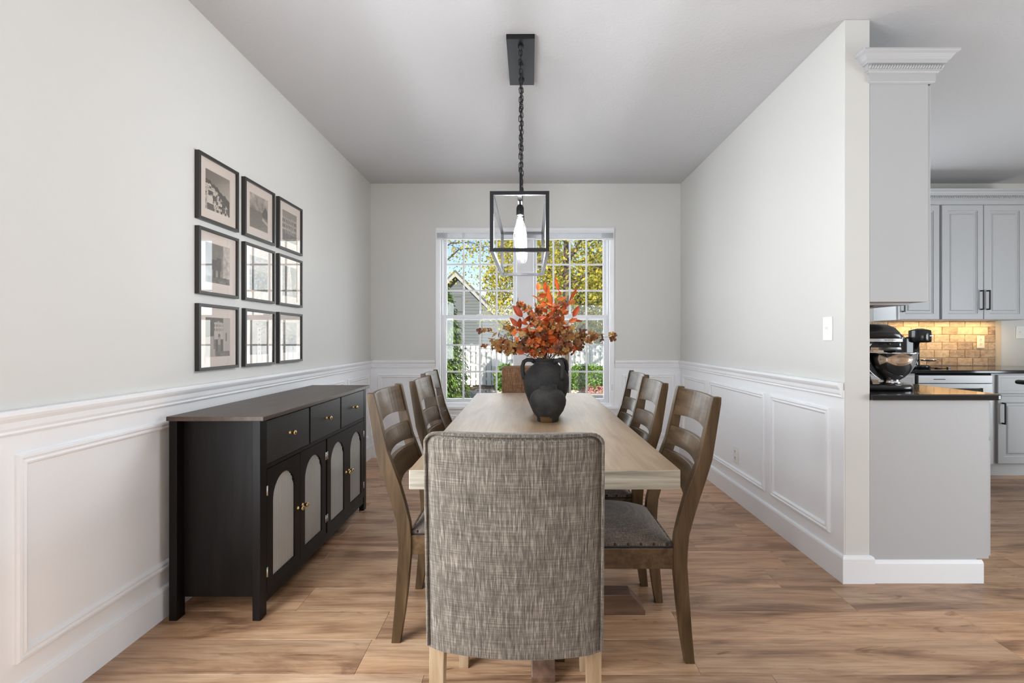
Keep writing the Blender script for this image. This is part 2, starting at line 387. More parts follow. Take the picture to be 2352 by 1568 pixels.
# ------------------------------------------------------------------ room shell
XL, XR, XK, YB, YE, H = -1.54, 1.549, 1.671, 4.859, 2.363, 2.727
X9, Y0 = 6.0, -8.0
floor = struct('floor', B(XL - .1, X9 + .1, Y0 - .1, YB + .1, -.12, -.006), M['gap'], 'oak-look plank floor of the dining room and kitchen', 'floor')
# planks: rows 0.2 m deep running left to right
def plank_mesh(w, d):
    c = .0009; t = .0
    return MB().loft([[(0, 0, -.006), (w, 0, -.006), (w, d, -.006), (0, d, -.006)], [(0, 0, t - c), (w, 0, t - c), (w, d, t - c), (0, d, t - c)],
                      [(c, c, t), (w - c, c, t), (w - c, d - c, t), (c, d - c, t)]]).mesh('plank', M['plank'])
full = {}
fixed = {3: .866, 5: 1.854, 7: 1.22, 8: 1.364}
rr = random.Random(11)
for r in range(20):
    ya = .915 + .2 * r; yb = min(ya + .2, YB)
    if yb - ya < .02: break
    off = fixed.get(r, rr.uniform(0, 1.22)); xa = XL; reach = max(1.6, min(X9, 1.03 * yb + .35))
    if yb > 4.2: reach = 5.2
    x = off - math.ceil((off - XL) / 1.22) * 1.22
    while x < reach:
        x0, x1 = max(x, XL), x + 1.22
        key = (round(x1 - x0, 3), round(yb - ya, 3))
        if key not in full: full[key] = plank_mesh(x1 - x0 - .0006, yb - ya - .0006)
        place('plank', full[key], floor, (x0, ya, 0))
        x += 1.22
mb = MB()
mb.box(XL, X9, Y0, .914, -.006, 0)
tag(mb.build('plank_field', M['plank'], floor), kind='stuff')

struct('ceiling', B(XL - .12, X9 + .12, Y0 - .12, YB + .14, H, H + .2), M['ceiling'], 'grey-white textured ceiling over dining room and kitchen', 'ceiling')
wl = struct('wall_left', B(XL - .12, XL, Y0, YB + .14, 0, H), M['wall'], 'cream left wall with white wainscot and nine framed photos', 'wall')
wr = struct('wall_right', B(XR, XK, YE, YB, 0, H), M['wall'], 'cream right partition wall ending beside the kitchen', 'wall', bevel=.004)
WX0, WX1, WZ0, WZ1 = -.855, .855, .515, 2.265
mb = MB()
mb.box(XL - .12, WX0, YB, YB + .14, 0, H); mb.box(WX1, XK, YB, YB + .14, 0, H)
mb.box(WX0, WX1, YB, YB + .14, 0, WZ0); mb.box(WX0, WX1, YB, YB + .14, WZ1, H)
wb = struct('wall_back', mb, M['wall'], 'cream back wall around the double window', 'wall')
wk = struct('wall_kitchen', B(XK, X9 + .12, YB, YB + .14, 0, H), M['kwall'], 'grey kitchen back wall behind the cabinets', 'wall')
struct('wall_far_right', B(X9, X9 + .12, Y0, YB, 0, H), M['kwall'], 'grey wall on the far side of the kitchen', 'wall')
struct('wall_rear', B(XL, X9, Y0 - .12, Y0, 0, H), M['wall'], 'cream wall behind the camera', 'wall')

# wainscot, chair rails, panel mouldings
B(XL, XL + .003, Y0, YB, 0, .93).build('wainscot_panel', M['white'], wl)
B(XR - .003, XR, YE + .001, YB, 0, .93).build('wainscot_panel', M['white'], wr)
mb = MB(); mb.box(XL + .003, WX0, YB - .003, YB, 0, .93); mb.box(WX1, XR - .003, YB - .003, YB, 0, .93); mb.box(WX0, WX1, YB - .003, YB, 0, WZ0)
mb.build('wainscot_panel', M['white'], wb)
RAIL = [(0, .893), (.010, .893), (.013, .898), (.012, .905), (.016, .914), (.018, .932), (.026, .944), (.030, .953), (.030, .963), (.026, .967), (0, .967)]
BASE = [(0, 0), (.015, 0), (.015, .118), (.012, .127), (.006, .131), (0, .133)]
def run_x(mb, prof, y, sgn, xa, xb):   # along x, profile points out along sgn*y
    mb.loft([[(x, y + sgn * p, z) for p, z in prof] for x in (xa, xb)])
def run_y(mb, prof, x, sgn, ya, yb):
    mb.loft([[(x + sgn * p, y, z) for p, z in prof] for y in (ya, yb)])
def rail(n, f, label):
    mb = MB(); f(mb); return struct('trim_%d' % n, mb, M['white'], label, 'chair rail')
rail(1, lambda q: run_y(q, RAIL, XL + .003, 1, Y0, YB), 'white chair rail along the left wall')
rail(2, lambda q: run_x(q, RAIL, YB - .003, -1, XL + .003, -.893), 'white chair rail left of the window')
rail(3, lambda q: run_x(q, RAIL, YB - .003, -1, .893, XR - .003), 'white chair rail right of the window')
rail(4, lambda q: run_y(q, RAIL, XR - .003, -1, YE + .004, YB), 'white chair rail along the right wall')
def bboard(nme, f, label):
    mb = MB(); f(mb); return struct(nme, mb, M['white'], label, 'baseboard')
bboard('baseboard_left', lambda q: run_y(q, BASE, XL + .003, 1, Y0, YB), 'white baseboard of the left wall')
bboard('baseboard_back', lambda q: run_x(q, BASE, YB - .003, -1, XL + .018, XR - .018), 'white baseboard under the window')
def rb(q):
    cs = []
    for p, z in BASE: cs.append((p, z))
    path = lambda p: [(XR - .003 - p, YB), (XR - .003 - p, YE - p), (XK + p, YE - p), (XK + p, YE)]
    rings = [[(path(p)[k][0], path(p)[k][1], z) for p, z in cs] for k in range(4)]
    q.loft(rings)
bboard('baseboard_right', rb, 'white baseboard wrapping the end of the right wall')
MOLD = [(0, 0), (0, .008), (.004, .013), (.012, .014), (.016, .010), (.020, .009), (.026, .012), (.031, .010), (.035, .004), (.037, 0)]
def panel(parent, org, U, V, Nn, w, h): MB().mitre(org, U, V, Nn, w, h, MOLD).build('panel_moulding', M['white'], parent)
for ya, yb in ((2.469, 3.062), (3.14, 4.07), (4.154, 4.766)): panel(wr, (XR - .003, ya, .20), (0, 1, 0), (0, 0, 1), (-1, 0, 0), yb - ya, .63)
for ya, yb in ((-.2, 1.38), (1.467, 3.03), (3.12, 4.117), (4.217, 4.79)): panel(wl, (XL + .003, ya, .20), (0, 1, 0), (0, 0, 1), (1, 0, 0), yb - ya, .63)
panel(wb, (-1.466, YB - .003, .20), (1, 0, 0), (0, 0, 1), (0, -1, 0), .51, .63)
panel(wb, (.963, YB - .003, .20), (1, 0, 0), (0, 0, 1), (0, -1, 0), .52, .63)
panel(wb, (-.86, YB - .003, .20), (1, 0, 0), (0, 0, 1), (0, -1, 0), .82, .22)
panel(wb, (.04, YB - .003, .20), (1, 0, 0), (0, 0, 1), (0, -1, 0), .82, .22)

# ------------------------------------------------------------------ double window
mb = MB().mitre((-.889, YB, .497), (1, 0, 0), (0, 0, 1), (0, -1, 0), 1.776, 1.782, [(0, 0), (0, .016), (.004, .018), (.03, .016), (.046, .012), (.05, 0)])
struct('trim_5', mb, M['white'], 'white casing around the double window', 'window trim')
mb = MB(); mb.box(-.93, .93, YB - .045, YB + .02, .487, .513); mb.box(-.90, .90, YB - .016, YB - .003, .445, .487)
struct('trim_6', mb, M['white'], 'white window stool and apron under the double window', 'window trim', bevel=.004)
B(-.072, .072, YB + .005, YB + .10, WZ0, WZ1).build('trim_7', M['vinyl']); tag(C.objects['trim_7'], 'wide white mullion between the two windows', 'window trim', kind='structure')
def window(n, xa, xb, label):
    mb = MB().mitre((xa, YB + .03, WZ0), (1, 0, 0), (0, 0, 1), (0, -1, 0), xb - xa, WZ1 - WZ0, [(0, -.09), (0, .012), (.028, .012), (.030, 0), (.034, -.012), (.034, -.09)])
    w = struct('window_%d' % n, mb, M['vinyl'], label, 'window')
    for low in (0, 1):
        z0, z1 = (WZ0 + .034, 1.42) if low else (1.372, WZ1 - .034); yf = YB + (.042 if low else .075)
        a, c = xa + .034, xb - .034; st = .026
        s = MB().mitre((a, yf, z0), (1, 0, 0), (0, 0, 1), (0, -1, 0), c - a, z1 - z0, [(0, -.028), (0, 0), (st, 0), (st + .006, -.008), (st + .006, -.028), (0, -.028)]).build('sash', M['vinyl'], w)
        gx0, gx1, gz0, gz1 = a + st + .006, c - st - .006, z0 + st + .006, z1 - st - .006
        for k in range(1, 4):
            x = gx0 + (gx1 - gx0) * k / 4; B(x - .0085, x + .0085, yf + .010, yf + .020, gz0, gz1).build('muntin', M['vinyl'], s)
        for k in range(1, 3):
            z = gz0 + (gz1 - gz0) * k / 3; B(gx0, gx1, yf + .0112, yf + .0188, z - .0085, z + .0085).build('muntin', M['vinyl'], s)
        pw, ph = (gx1 - gx0) / 4, (gz1 - gz0) / 3
        pm = MB().add([(0, 0, 0), (pw, 0, 0), (pw, 0, ph), (0, 0, ph)], [(0, 1, 2, 3)]).mesh('pane', M['glass'], recalc=False)
        for i in range(4):
            for j in range(3): place('pane', pm, s, (gx0 + i * pw, yf + .022, gz0 + j * ph))
        if low: MB().box(-.03 + (a + c) / 2, .03 + (a + c) / 2, yf - .012, yf, z1 - .012, z1 + .006).box((a + c) / 2 - .01, (a + c) / 2 + .035, yf - .012, yf - .004, z1 + .006, z1 + .014).build('sash_lock', M['vinyl'], s, bevel=.002)
    return w
window(1, WX0, -.055, 'left unit of the double window')
window(2, .055, WX1, 'right unit of the double window')
bl = thing('window_blind', 'white mini blind raised to the top of the double window', 'blind', (0, YB - .002, 2.16))
MB().box(-.882, .882, -.045, -.020, .085, .118).build('valance', M['vinyl'], bl, bevel=.004)
B(-.875, .875, -.043, -.024, .066, .085).build('headrail', M['vinyl'], bl, bevel=.002)
for k in range(9):
    z = .018 + k * .0053
    MB().loft([[(x, -.048, z), (x, -.034, z + .0022), (x, -.021, z), (x, -.021, z + .0012), (x, -.034, z + .0034), (x, -.048, z + .0012)] for x in (-.872, .872)]).build('slat', M['vinyl'], bl)
B(-.872, .872, -.048, -.021, 0, .016).build('bottom_rail', M['vinyl'], bl, bevel=.004)
for x in (-.77, -.35, .33, .75): MB().tube([(x, -.050, 0), (x, -.050, .085)], .0016, 6).build('ladder_cord', M['plastic'], bl)
MB().tube([(-.80, -.052, .08), (-.80, -.052, -.62)], .003, 6).build('tilt_wand', M['plastic'], bl)
for (x, z, lab) in ((-.868, .815, 'small white cord cleat on the left window casing'), (.862, .700, 'small white cord cleat on the right window casing')):
    t = thing('cord_cleat', lab, 'cleat', (x, YB - .018, z))
    B(-.008, .008, -.008, 0, -.012, .012).build('base', M['plastic'], t, bevel=.002)
    MB().tube([(0, -.006, -.024), (0, -.016, -.012), (0, -.016, .012), (0, -.006, .024)], .004, 8).build('horn', M['plastic'], t)

# ------------------------------------------------------------------ wall plates
def outlet(loc, rotz, label, mt):
    t = thing('wall_outlet', label, 'outlet', loc, rotz)   # local: faces -y
    B(-.0375, .0375, -.006, 0, -.061, .061).build('cover_plate', mt, t, bevel=.003)
    for z in (-.024, .024):
        r = MB().lathe([(.0005, -.0085), (.0165, -.0085), (.017, -.006)], 20, 0, z, 0, False, 'y').build('receptacle', mt, t)
        MB().box(-.0075, -.0045, -.0094, -.0084, z - .002, z + .008).box(.0045, .0075, -.0094, -.0084, z - .002, z + .007).box(-.002, .002, -.0094, -.0084, z - .011, z - .007).build('slot', M['dark'], r)
    MB().lathe([(.0004, -.0072), (.003, -.007), (.0032, -.006)], 10, 0, 0, 0, False, 'y').build('screw', M['silver'], t)
def switch(loc, rotz, label, n=1):
    t = thing('light_switch', label, 'light switch', loc, rotz)
    w = .0375 if n == 1 else .058
    B(-w, w, -.006, 0, -.061, .061).build('cover_plate', M['plastic'], t, bevel=.003)
    for k in range(n):
        x = 0 if n == 1 else (-.023 + .046 * k)
        B(x - .006, x + .006, -.008, -.006, -.012, .012).build('toggle_slot', M['plastic'], t)
        MB().loft([[(x - .004, -.007, -.004), (x + .004, -.007, -.004), (x + .004, -.007, .006), (x - .004, -.007, .006)], [(x - .003, -.018, .006), (x + .003, -.018, .006), (x + .003, -.018, .011), (x - .003, -.018, .011)]]).build('toggle', M['plastic'], t)
    for z in (-.03, .03): MB().lathe([(.0004, -.0072), (.003, -.007), (.0032, -.006)], 10, 0, z, 0, False, 'y').build('screw', M['silver'], t)
switch((XR - .0005, 2.49, 1.232), -pi / 2, 'white light switch above the chair rail on the right wall')
outlet((XR - .0035, 3.57, .333), -pi / 2, 'white outlet low in the right wall wainscot panel', M['plastic'])

# ------------------------------------------------------------------ sideboard
sb = thing('sideboard', 'black wood sideboard with arched fluted glass doors and brass knobs', 'sideboard', (0, 0, 0))
SX0, SX1, SY0, SY1 = -1.490, -1.108, 2.040, 3.400
B(SX0 - .001, SX1 + .022, SY0 - .016, SY1 + .014, .838, .857).build('top', M['espresso_top_sheen'], sb, bevel=.0025)
for x0 in (SX0, SX1 - .033):
    for y0 in (SY0, SY1 - .05): B(x0, x0 + .033, y0, y0 + .05, 0, .838).build('leg', M['espresso'], sb, bevel=.0015)
for y0 in (SY0 + .042, SY1 - .058): B(SX0 + .033, SX1 - .033, y0, y0 + .016, .080, .838).build('side_panel', M['espresso'], sb)
B(SX0 + .004, SX0 + .012, SY0 + .05, SY1 - .05, .08, .838).build('back_panel', M['inside'], sb)
B(SX0 + .012, SX1 - .02, SY0 + .058, SY1 - .058, .081, .096).build('bottom_panel', M['inside'], sb)
B(SX0 + .012, SX1 - .045, SY0 + .058, SY1 - .058, .345, .360).build('shelf', M['inside'], sb)
B(SX0 + .012, SX1 - .03, SY0 + .058, SY1 - .058, .622, .636).build('divider_shelf', M['inside'], sb)
B(SX1 - .030, SX1 - .004, SY0 + .05, SY1 - .05, .050, .090).build('bottom_rail', M['espresso'], sb, bevel=.001)
B(SX1 - .030, SX1 - .004, SY0 + .05, SY1 - .05, .829, .838).build('top_rail', M['espresso'], sb)
B(SX1 - .030, SX1 - .002, SY0 + .05, SY1 - .05, .621, .638).build('middle_rail', M['espresso'], sb, bevel=.001)
B(SX1 - .030, SX1 - .006, 2.717, 2.731, .090, .621).build('centre_stile', M['espresso'], sb)
for ya in (2.507, 2.930): B(SX1 - .030, SX1 - .008, ya, ya + .012, .638, .829).build('drawer_stile', M['espresso'], sb)
KNOB = [(.0006, .030), (.008, .0295), (.0115, .026), (.012, .022), (.009, .017), (.0055, .013), (.0048, .008), (.0062, .004), (.009, .001), (.009, 0)]
kn = MB().lathe(KNOB, 20, 0, 0, 0, True, 'x').mesh('knob', M['brass'])
for ya, yb in ((2.093, 2.504), (2.522, 2.927), (2.945, 3.348)):
    d = place('drawer', B(-.018, 0, 0, yb - ya, 0, .186).mesh('drawer', M['drawer'], bevel=.001), sb, (SX1 - .001, ya, .641))
    place('knob', kn, d, (.0005, (yb - ya) / 2, .098))
def arch_door(w, h):
    """slab in the y-z plane (thickness along -x) with an arched opening"""
    o0, o1, zb, r = .052, w - .052, .042, (w - .104) / 2; cy = w / 2; zs = .478 - r
    inner = [(o0, zb), (o1, zb)] + [(cy + r * cos(a), zs + r * sin(a)) for a in [pi * k / 20 for k in range(21)]]
    mb = MB()
    # outer loop with the same count as the inner one
    outer = [(0, 0), (w, 0)]
    for k in range(21):
        a = pi * k / 20; ca, sa = cos(a), sin(a)
        t = min((w / 2) / abs(ca) if abs(ca) > 1e-6 else 9, (h - zs) / sa if sa > 1e-6 else 9)
        outer.append((cy + t * ca, zs + t * sa))
    # snap the two upper corners in
    for cx_, idx in ((w, None), (0, None)):
        j = min(range(2, 23), key=lambda q: (outer[q][0] - cx_) ** 2 + (outer[q][1] - h) ** 2); outer[j] = (cx_, h)
    rings = [[(-.018, y, z) for y, z in outer], [(0, y, z) for y, z in outer], [(0, y, z) for y, z in inner], [(-.005, y + (cy - y) * .02, z) for y, z in inner], [(-.018, y + (cy - y) * .02, z) for y, z in inner]]
    mb.loft(rings, True, False, False, True)
    return mb.mesh('door', M['espresso'])
def flute_pane(w, h):
    r = (w - .104) / 2 + .004; cy = w / 2; zs = .478 - r + .004; zb = .04; mb = MB(); nf = 15; sub = 6; n = nf * sub
    cols = []
    for i in range(n + 1):
        u = -r + 2 * r * i / n; top = zs + sqrt(max(r * r - u * u, 0)); ph = (i % sub) / sub
        cols.append((cy + u, -.0125 + .0055 * abs(sin(pi * ph)), top))
    vs = []; fs = []
    for y, x, t in cols: vs += [(x, y, zb), (x, y, t)]
    for i in range(n): fs.append((2 * i, 2 * i + 2, 2 * i + 3, 2 * i + 1))
    k = len(vs)
    for y, x, t in cols: vs += [(-.0145, y, zb), (-.0145, y, t)]
    for i in range(n): fs.append((k + 2 * i + 1, k + 2 * i + 3, k + 2 * i + 2, k + 2 * i))
    return mb.add(vs, fs, True).mesh('fluted_pane', M['fluted'], recalc=False)
dw, dh = .310, .526
dm, fm = arch_door(dw, dh), flute_pane(dw, dh)
hm = MB().box(0, .0012, -.006, .006, -.020, .020).lathe([(.0004, -.0215), (.0022, -.021), (.0022, .021), (.0004, .0215)], 10, .002, 0).mesh('hinge', M['silver'])
for ya, inner, outer in ((2.0935, 1, 0), (2.4055, 0, 1), (2.7325, 1, 0), (3.0420, 0, 1)):
    d = place('door', dm, sb, (SX1 - .001, ya, .093))
    place('fluted_pane', fm, d)
    place('knob', kn, d, (.0005, dw - .024 if inner else .024, .262))
    for z in (.085, .435): place('hinge', hm, d, (.0003, dw - .002 if outer else .002, z))

# ------------------------------------------------------------------ dining table
TX0, TX1, TY0, TY1 = -.373, .499, 1.563, 3.79
tb = thing('dining_table', 'long washed wood dining table on two dark pedestals with cross feet', 'table', ((TX0 + TX1) / 2, (TY0 + TY1) / 2, 0))
hw, hl = (TX1 - TX0) / 2, (TY1 - TY0) / 2
mb = MB(); mb.box(-hw, hw, -hl, hl, .6965, .760)
me = mb.mesh('table_top', [M['table'], M['table_edge']], bevel=.004)
for p in me.polygons:
    if p.normal.z < .6: p.material_index = 1
place('table_top', me, tb)
# board joints, recessed hairlines between the boards of the top
B(-hw + .20, hw - .20, -hl + .25, hl - .25, .655, .6965).build('apron', M['foot_wood'], tb)
for yc in (2.125 - (TY0 + TY1) / 2, 3.23 - (TY0 + TY1) / 2):
    MB().loft([[(sx * w, yc + sy * w, z) for sx, sy in ((-1, -1), (1, -1), (1, 1), (-1, 1))] for w, z in ((.10, .086), (.085, .13), (.075, .20), (.075, .56), (.10, .655))]).build('pedestal', M['foot_wood'], tb, bevel=.004)
    B(-.34, .34, yc - .045, yc + .045, .600, .655).build('crossbar', M['foot_wood'], tb, bevel=.004)
    fm2 = lambda e: [(e, 0), (e, .018), (e - .06, .086), (0.041, .086), (0.041, 0)]
    for k in range(4):
        ft = MB().loft([[(x, y, z) for x, z in fm2(.452)] for y in (-.041, .041)]).mesh('foot', M['foot_wood'], bevel=.003)
        place('foot', ft, tb, (0, yc, 0), (0, 0, k * pi / 2))
    B(-.0405, .0405, yc - .0405, yc + .0405, 0, .086).build('foot_hub', M['foot_wood'], tb)

# ------------------------------------------------------------------ ladder-back chairs
POST = [(0, .253, .287), (.11, .235, .277), (.219, .222, .269), (.357, .210, .260), (.41, .210, .262), (.466, .215, .267), (.536, .232, .286), (.606, .252, .308), (.675, .277, .331), (.741, .302, .351), (.855, .328, .369), (.945, .348, .383), (.968, .354, .384)]
def front_edge(z):
    for (a, fa, _), (b2, fb, _) in zip(POST, POST[1:]):
        if a <= z <= b2: return fa + (fb - fa) * (z - a) / (b2 - a)
def make_chair(label, group):
    t = thing('dining_chair', label, 'chair', (0, 0, 0), 0, group)
    for sy in (-1, 1):
        y0, y1 = sorted((sy * .220, sy * .188))
        rings = [[(f, y0, z), (bk, y0, z), (bk, y1, z), (f, y1, z)] for z, f, bk in POST]
        MB().loft(rings, smooth=False).build('rear_leg', M['chair_wood'], t, bevel=.0025)
        MB().loft([[(-.20 - w, sy * .195 - w, z), (-.20 + w, sy * .195 - w, z), (-.20 + w, sy * .195 + w, z), (-.20 - w, sy * .195 + w, z)] for w, z in ((.015, 0), (.021, .30), (.021, .418))]).build('front_leg', M['chair_wood'], t, bevel=.002)
        ya, yb = sorted((sy * .212, sy * .190))
        B(-.18, .212, ya, yb, .341, .416).build('side_apron', M['slat_wood'], t, bevel=.002)
    B(-.214, -.19, -.176, .176, .341, .416).build('front_apron', M['slat_wood'], t, bevel=.002)
    B(.205, .228, -.188, .188, .341, .416).build('rear_apron', M['slat_wood'], t, bevel=.002)
    for z0, z1 in ((.843, .962), (.714, .795), (.596, .694)):
        rings = []
        for i in range(13):
            y = -.187 + .374 * i / 12; bow = .026 * (1 - (y / .187) ** 2)
            a, c = front_edge(z0) + .006 + bow, front_edge(z1) + .006 + bow
            arch = .010 * (1 - (y / .187) ** 2)
            rings.append([(a, y, z0 + arch), (a + .016, y, z0 + arch), (c + .016, y, z1), (c, y, z1)])
        MB().loft(rings).build('back_slat', M['slat_wood'], t, bevel=.002)
    # domed cushion
    nx, ny = 18, 18; vs = []; fs = []
    for i in range(nx + 1):
        for j in range(ny + 1):
            u, v = -1 + 2 * i / nx, -1 + 2 * j / ny
            du = (1 - abs(u) ** 2.3); dv = (1 - abs(v) ** 2.3)
            vs.append((-.008 + .218 * u, .204 * v, .430 + .066 * (max(du, 0) * max(dv, 0)) ** .62))
    for i in range(nx):
        for j in range(ny): a = i * (ny + 1) + j; fs.append((a, a + ny + 1, a + ny + 2, a + 1))
    mb = MB(); mb.add(vs, fs, True)
    rim = [i * (ny + 1) for i in range(nx + 1)] + [nx * (ny + 1) + j for j in range(1, ny + 1)] + [i * (ny + 1) + ny for i in range(nx - 1, -1, -1)] + [j for j in range(ny - 1, 0, -1)]
    mb.loft([[vs[q] for q in rim], [(vs[q][0], vs[q][1], .4185) for q in rim]], True, False, True)
    mb.build('seat_cushion', M['seat_linen'], t, weld=True)
    B(-.228, .2095, -.206, .206, .4165, .4215).build('seat_welt', M['dark'], t)
    nl = MB()
    for k in range(9):
        for sy in (-1, 1): nl.ellipsoid((-.19 + k * .0475, sy * .2045, .4285), (.005, .003, .005), 8, 6)
    for k in range(9): nl.ellipsoid((.2105, -.185 + k * .04625, .4285), (.003, .005, .005), 8, 6)
    tag(nl.build('nailhead_trim', M['nail'], t), kind='stuff')
    return t
G1 = 'ladder-back chairs along the table'
c0 = make_chair('ladder-back wooden chair nearest the camera on the right side of the table', G1)
c0.location = (.330, 1.99, 0)
dup(c0, (.302, 2.545, 0), radians(-.6), 'middle of the three ladder-back chairs on the right side of the table', G1)
dup(c0, (.348, 3.09, 0), 0, 'ladder-back chair on the right side of the table, closest to the window', G1)
dup(c0, (-.232, 2.11, 0), pi, 'ladder-back wooden chair nearest the camera on the left side, beside the sideboard', G1)
dup(c0, (-.193, 2.645, 0), pi, 'middle of the three ladder-back chairs on the left side of the table', G1)
dup(c0, (-.249, 3.17, 0), pi, 'ladder-back chair on the left side of the table, closest to the window', G1)

# ------------------------------------------------------------------ upholstered end chairs
def make_parson(label, group):
    t = thing('upholstered_chair', label, 'chair', (0, 0, 0), 0, group)   # faces +y, back towards -y
    zb, zt, hwid, th = .386, .945, .2225, .072
    rings = []; nv = 22; outline = []
    def ymid(z): return -.255 - .033 * (z - zb) / (zt - zb)
    def section(z, wd, inset=0.0):
        r = []; n = 14; e = .016
        for i in range(n + 1):     # outer face left to right
            x = -wd + 2 * wd * i / n; k = 1 - (x / hwid) ** 2
            edge = e * max(0, abs(x) / wd - .86) / .14 * (abs(x) / wd)
            r.append((x, ymid(z) - .036 * k + inset + edge * .5, z))
        for i in range(n, -1, -1): # inner face
            x = -wd + 2 * wd * i / n; k = 1 - (x / hwid) ** 2
            edge = e * max(0, abs(x) / wd - .86) / .14
            r.append((x, ymid(z) - .036 * k + th - inset - edge, z))
        return r
    zs = [zb, zb + .004] + [zb + .012 + (zt - .045 - zb) * i / 14 for i in range(15)] + [zt - .022, zt - .012, zt - .005, zt]
    for z in zs:
        d = max(0, z - (zt - .030)) / .030; wd = hwid - .030 * (1 - sqrt(max(0, 1 - d * d))) - (.004 if z == zb else 0)
        ins = .020 * (1 - sqrt(max(0, 1 - max(0, (z - (zt - .02)) / .02) ** 2))) + (.004 if z == zb else 0)
        rings.append(section(z, wd, ins))
    MB().loft(rings, True, True, True).build('backrest', M['linen'], t)
    # welt along both edges and the top of the outer face
    pts = []
    for z in [zb + .01 + (zt - .035 - zb) * i / 10 for i in range(11)]: pts.append((-hwid + .001, ymid(z) + .004, z))
    for k in range(1, 6):
        a = pi - (pi / 2) * k / 5; pts.append((-hwid + .030 + .030 * cos(a), ymid(zt) + .004 - .036 * (.02 * k), zt - .029 + .030 * sin(a)))
    top = [(-hwid + .03 + (2 * hwid - .06) * i / 12) for i in range(1, 12)]
    for x in top: pts.append((x, ymid(zt) - .036 * (1 - (x / hwid) ** 2) + .004, zt + .001))
    left = [p for p in pts[:16]]
    pts += [(-p[0], p[1], p[2]) for p in reversed(left)]
    MB().tube(pts, .0042, 8).build('piping', M['linen'], t)
    # seat
    rings = []
    for z, i in ((.386, .006), (.390, 0), (.465, 0), (.484, .008), (.492, .028), (.495, .07)):
        r = []
        for k in range(40):
            a = 2 * pi * (k + .5) / 40; ca, sa = cos(a), sin(a); q = max(abs(ca), abs(sa)); px, py = ca / q, sa / q
            f = (abs(ca) ** 10 + abs(sa) ** 10) ** (-1 / 10)
            px, py = ca * f, sa * f
            r.append((px * (.232 - i), .050 + py * (.245 - i), z))
        rings.append(r)
    MB().loft(rings, True, True, True).build('seat', M['linen'], t)
    for sx in (-1, 1):
        MB().loft([[(sx * .203 - w, y - w, z), (sx * .203 + w, y - w, z), (sx * .203 + w, y + w, z), (sx * .203 - w, y + w, z)] for w, y, z in ((.017, -.245, 0), (.0195, -.215, .385))]).build('rear_leg', M['leg_wood'], t, bevel=.002)
        MB().loft([[(sx * .215 - w, y - w, z), (sx * .215 + w, y - w, z), (sx * .215 + w, y + w, z), (sx * .215 - w, y + w, z)] for w, y, z in ((.0165, .262, 0), (.0195, .262, .385))]).build('front_leg', M['leg_wood'], t, bevel=.002)
    return t
G2 = 'upholstered end chairs'
p0 = make_parson('grey-brown linen upholstered chair with its back to the camera', G2)
p0.location = (-.016, 1.492, 0); p0.rotation_euler = (0, 0, radians(-2.6))
p1 = dup(p0, (.028, 3.88, 0), pi, 'grey-brown linen upholstered chair at the far table end, warm glow in its colour, half hidden by the vase', G2)
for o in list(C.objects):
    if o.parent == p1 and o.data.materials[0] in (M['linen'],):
        o.data = o.data.copy(); o.data.materials[0] = M['linen_glow']

# ------------------------------------------------------------------ vases
bv = thing('tall_vase', 'large rough black pottery jar with loop handles holding the autumn branches', 'vase', (.1186, 2.75, .7605))
MB().lathe([(.001, .004), (.066, 0), (.072, .004), (.086, .035), (.106, .085), (.122, .13), (.130, .172), (.127, .205), (.113, .237), (.090, .262), (.070, .277), (.064, .287), (.068, .298), (.074, .303), (.074, .307), (.066, .307), (.058, .295), (.056, .28), (.06, .26), (.05, .2), (.001, .19)], 56).build('body', M['pottery'], bv)
for a in (188, 26, -50, 110):
    c, s = cos(radians(a)), sin(radians(a)); pth = [(.066, .290), (.085, .301), (.108, .302), (.126, .292), (.134, .268), (.134, .240), (.130, .215), (.124, .196)]
    MB().tube([(r * c, r * s, z) for r, z in pth], [.012, .0115, .0115, .0115, .0115, .0115, .012, .013], 12).build('handle', M['pottery'], bv)
sv = thing('squat_vase', 'small round black pottery jar with short neck standing before the large jar', 'vase', (.1165, 2.492, .7605))
PR = [(.001, .003), (.050, 0), (.054, .003), (.056, .022), (.062, .030), (.080, .055), (.091, .085), (.0935, .108), (.088, .132), (.072, .152), (.052, .161), (.0455, .164), (.0455, .180), (.046, .184), (.041, .184), (.040, .165), (.055, .15), (.06, .09), (.001, .06)]
mb = MB().lathe(PR, 56)
me = mb.mesh('body', [M['pottery'], M['bare_clay']])
for p in me.polygons:
    a = math.atan2(p.center.y, p.center.x)
    lim = .034 if -2.35 < a < -1.5 else (.020 if -1.5 <= a < -1.2 else 0)
    if p.center.z < lim - .004: p.material_index = 1
place('body', me, sv)

# ------------------------------------------------------------------ branches in the vase
VX, VY, VZ = .1186, 2.75, 1.064
def petal_flower(n, ln, wd, mt, cup=.3, seed=0):
    mb = MB(); r = random.Random(seed)
    for k in range(n):
        a = 2 * pi * k / n + r.uniform(-.25, .25); c, s = cos(a), sin(a); l = ln * r.uniform(.85, 1.1); up = cup + r.uniform(-.2, .25)
        prof = [(0.002, 0), (.25, .62), (.55, 1.0), (.85, .72), (1.0, .05)]
        vs = []
        for q, w in prof:
            h = l * q * up * (1 - .35 * q); d = l * q; x = wd * w
            for side in (-1, 0, 1): vs.append((c * d - s * x * side, s * d + c * x * side, h + abs(side) * x * .35))
        fs = []
        for i in range(4):
            for j in range(2): fs.append((i * 3 + j, (i + 1) * 3 + j, (i + 1) * 3 + j + 1, i * 3 + j + 1))
        mb.add(vs, fs, True)
    mb.ellipsoid((0, 0, .002), (.0025, .0025, .003), 6, 4)
    return mb.mesh('blossom', mt, recalc=False)
orange_blossoms = [petal_flower(4, .0225, .0098, M['leaf_orange'], .35, 20 + k) for k in range(3)]
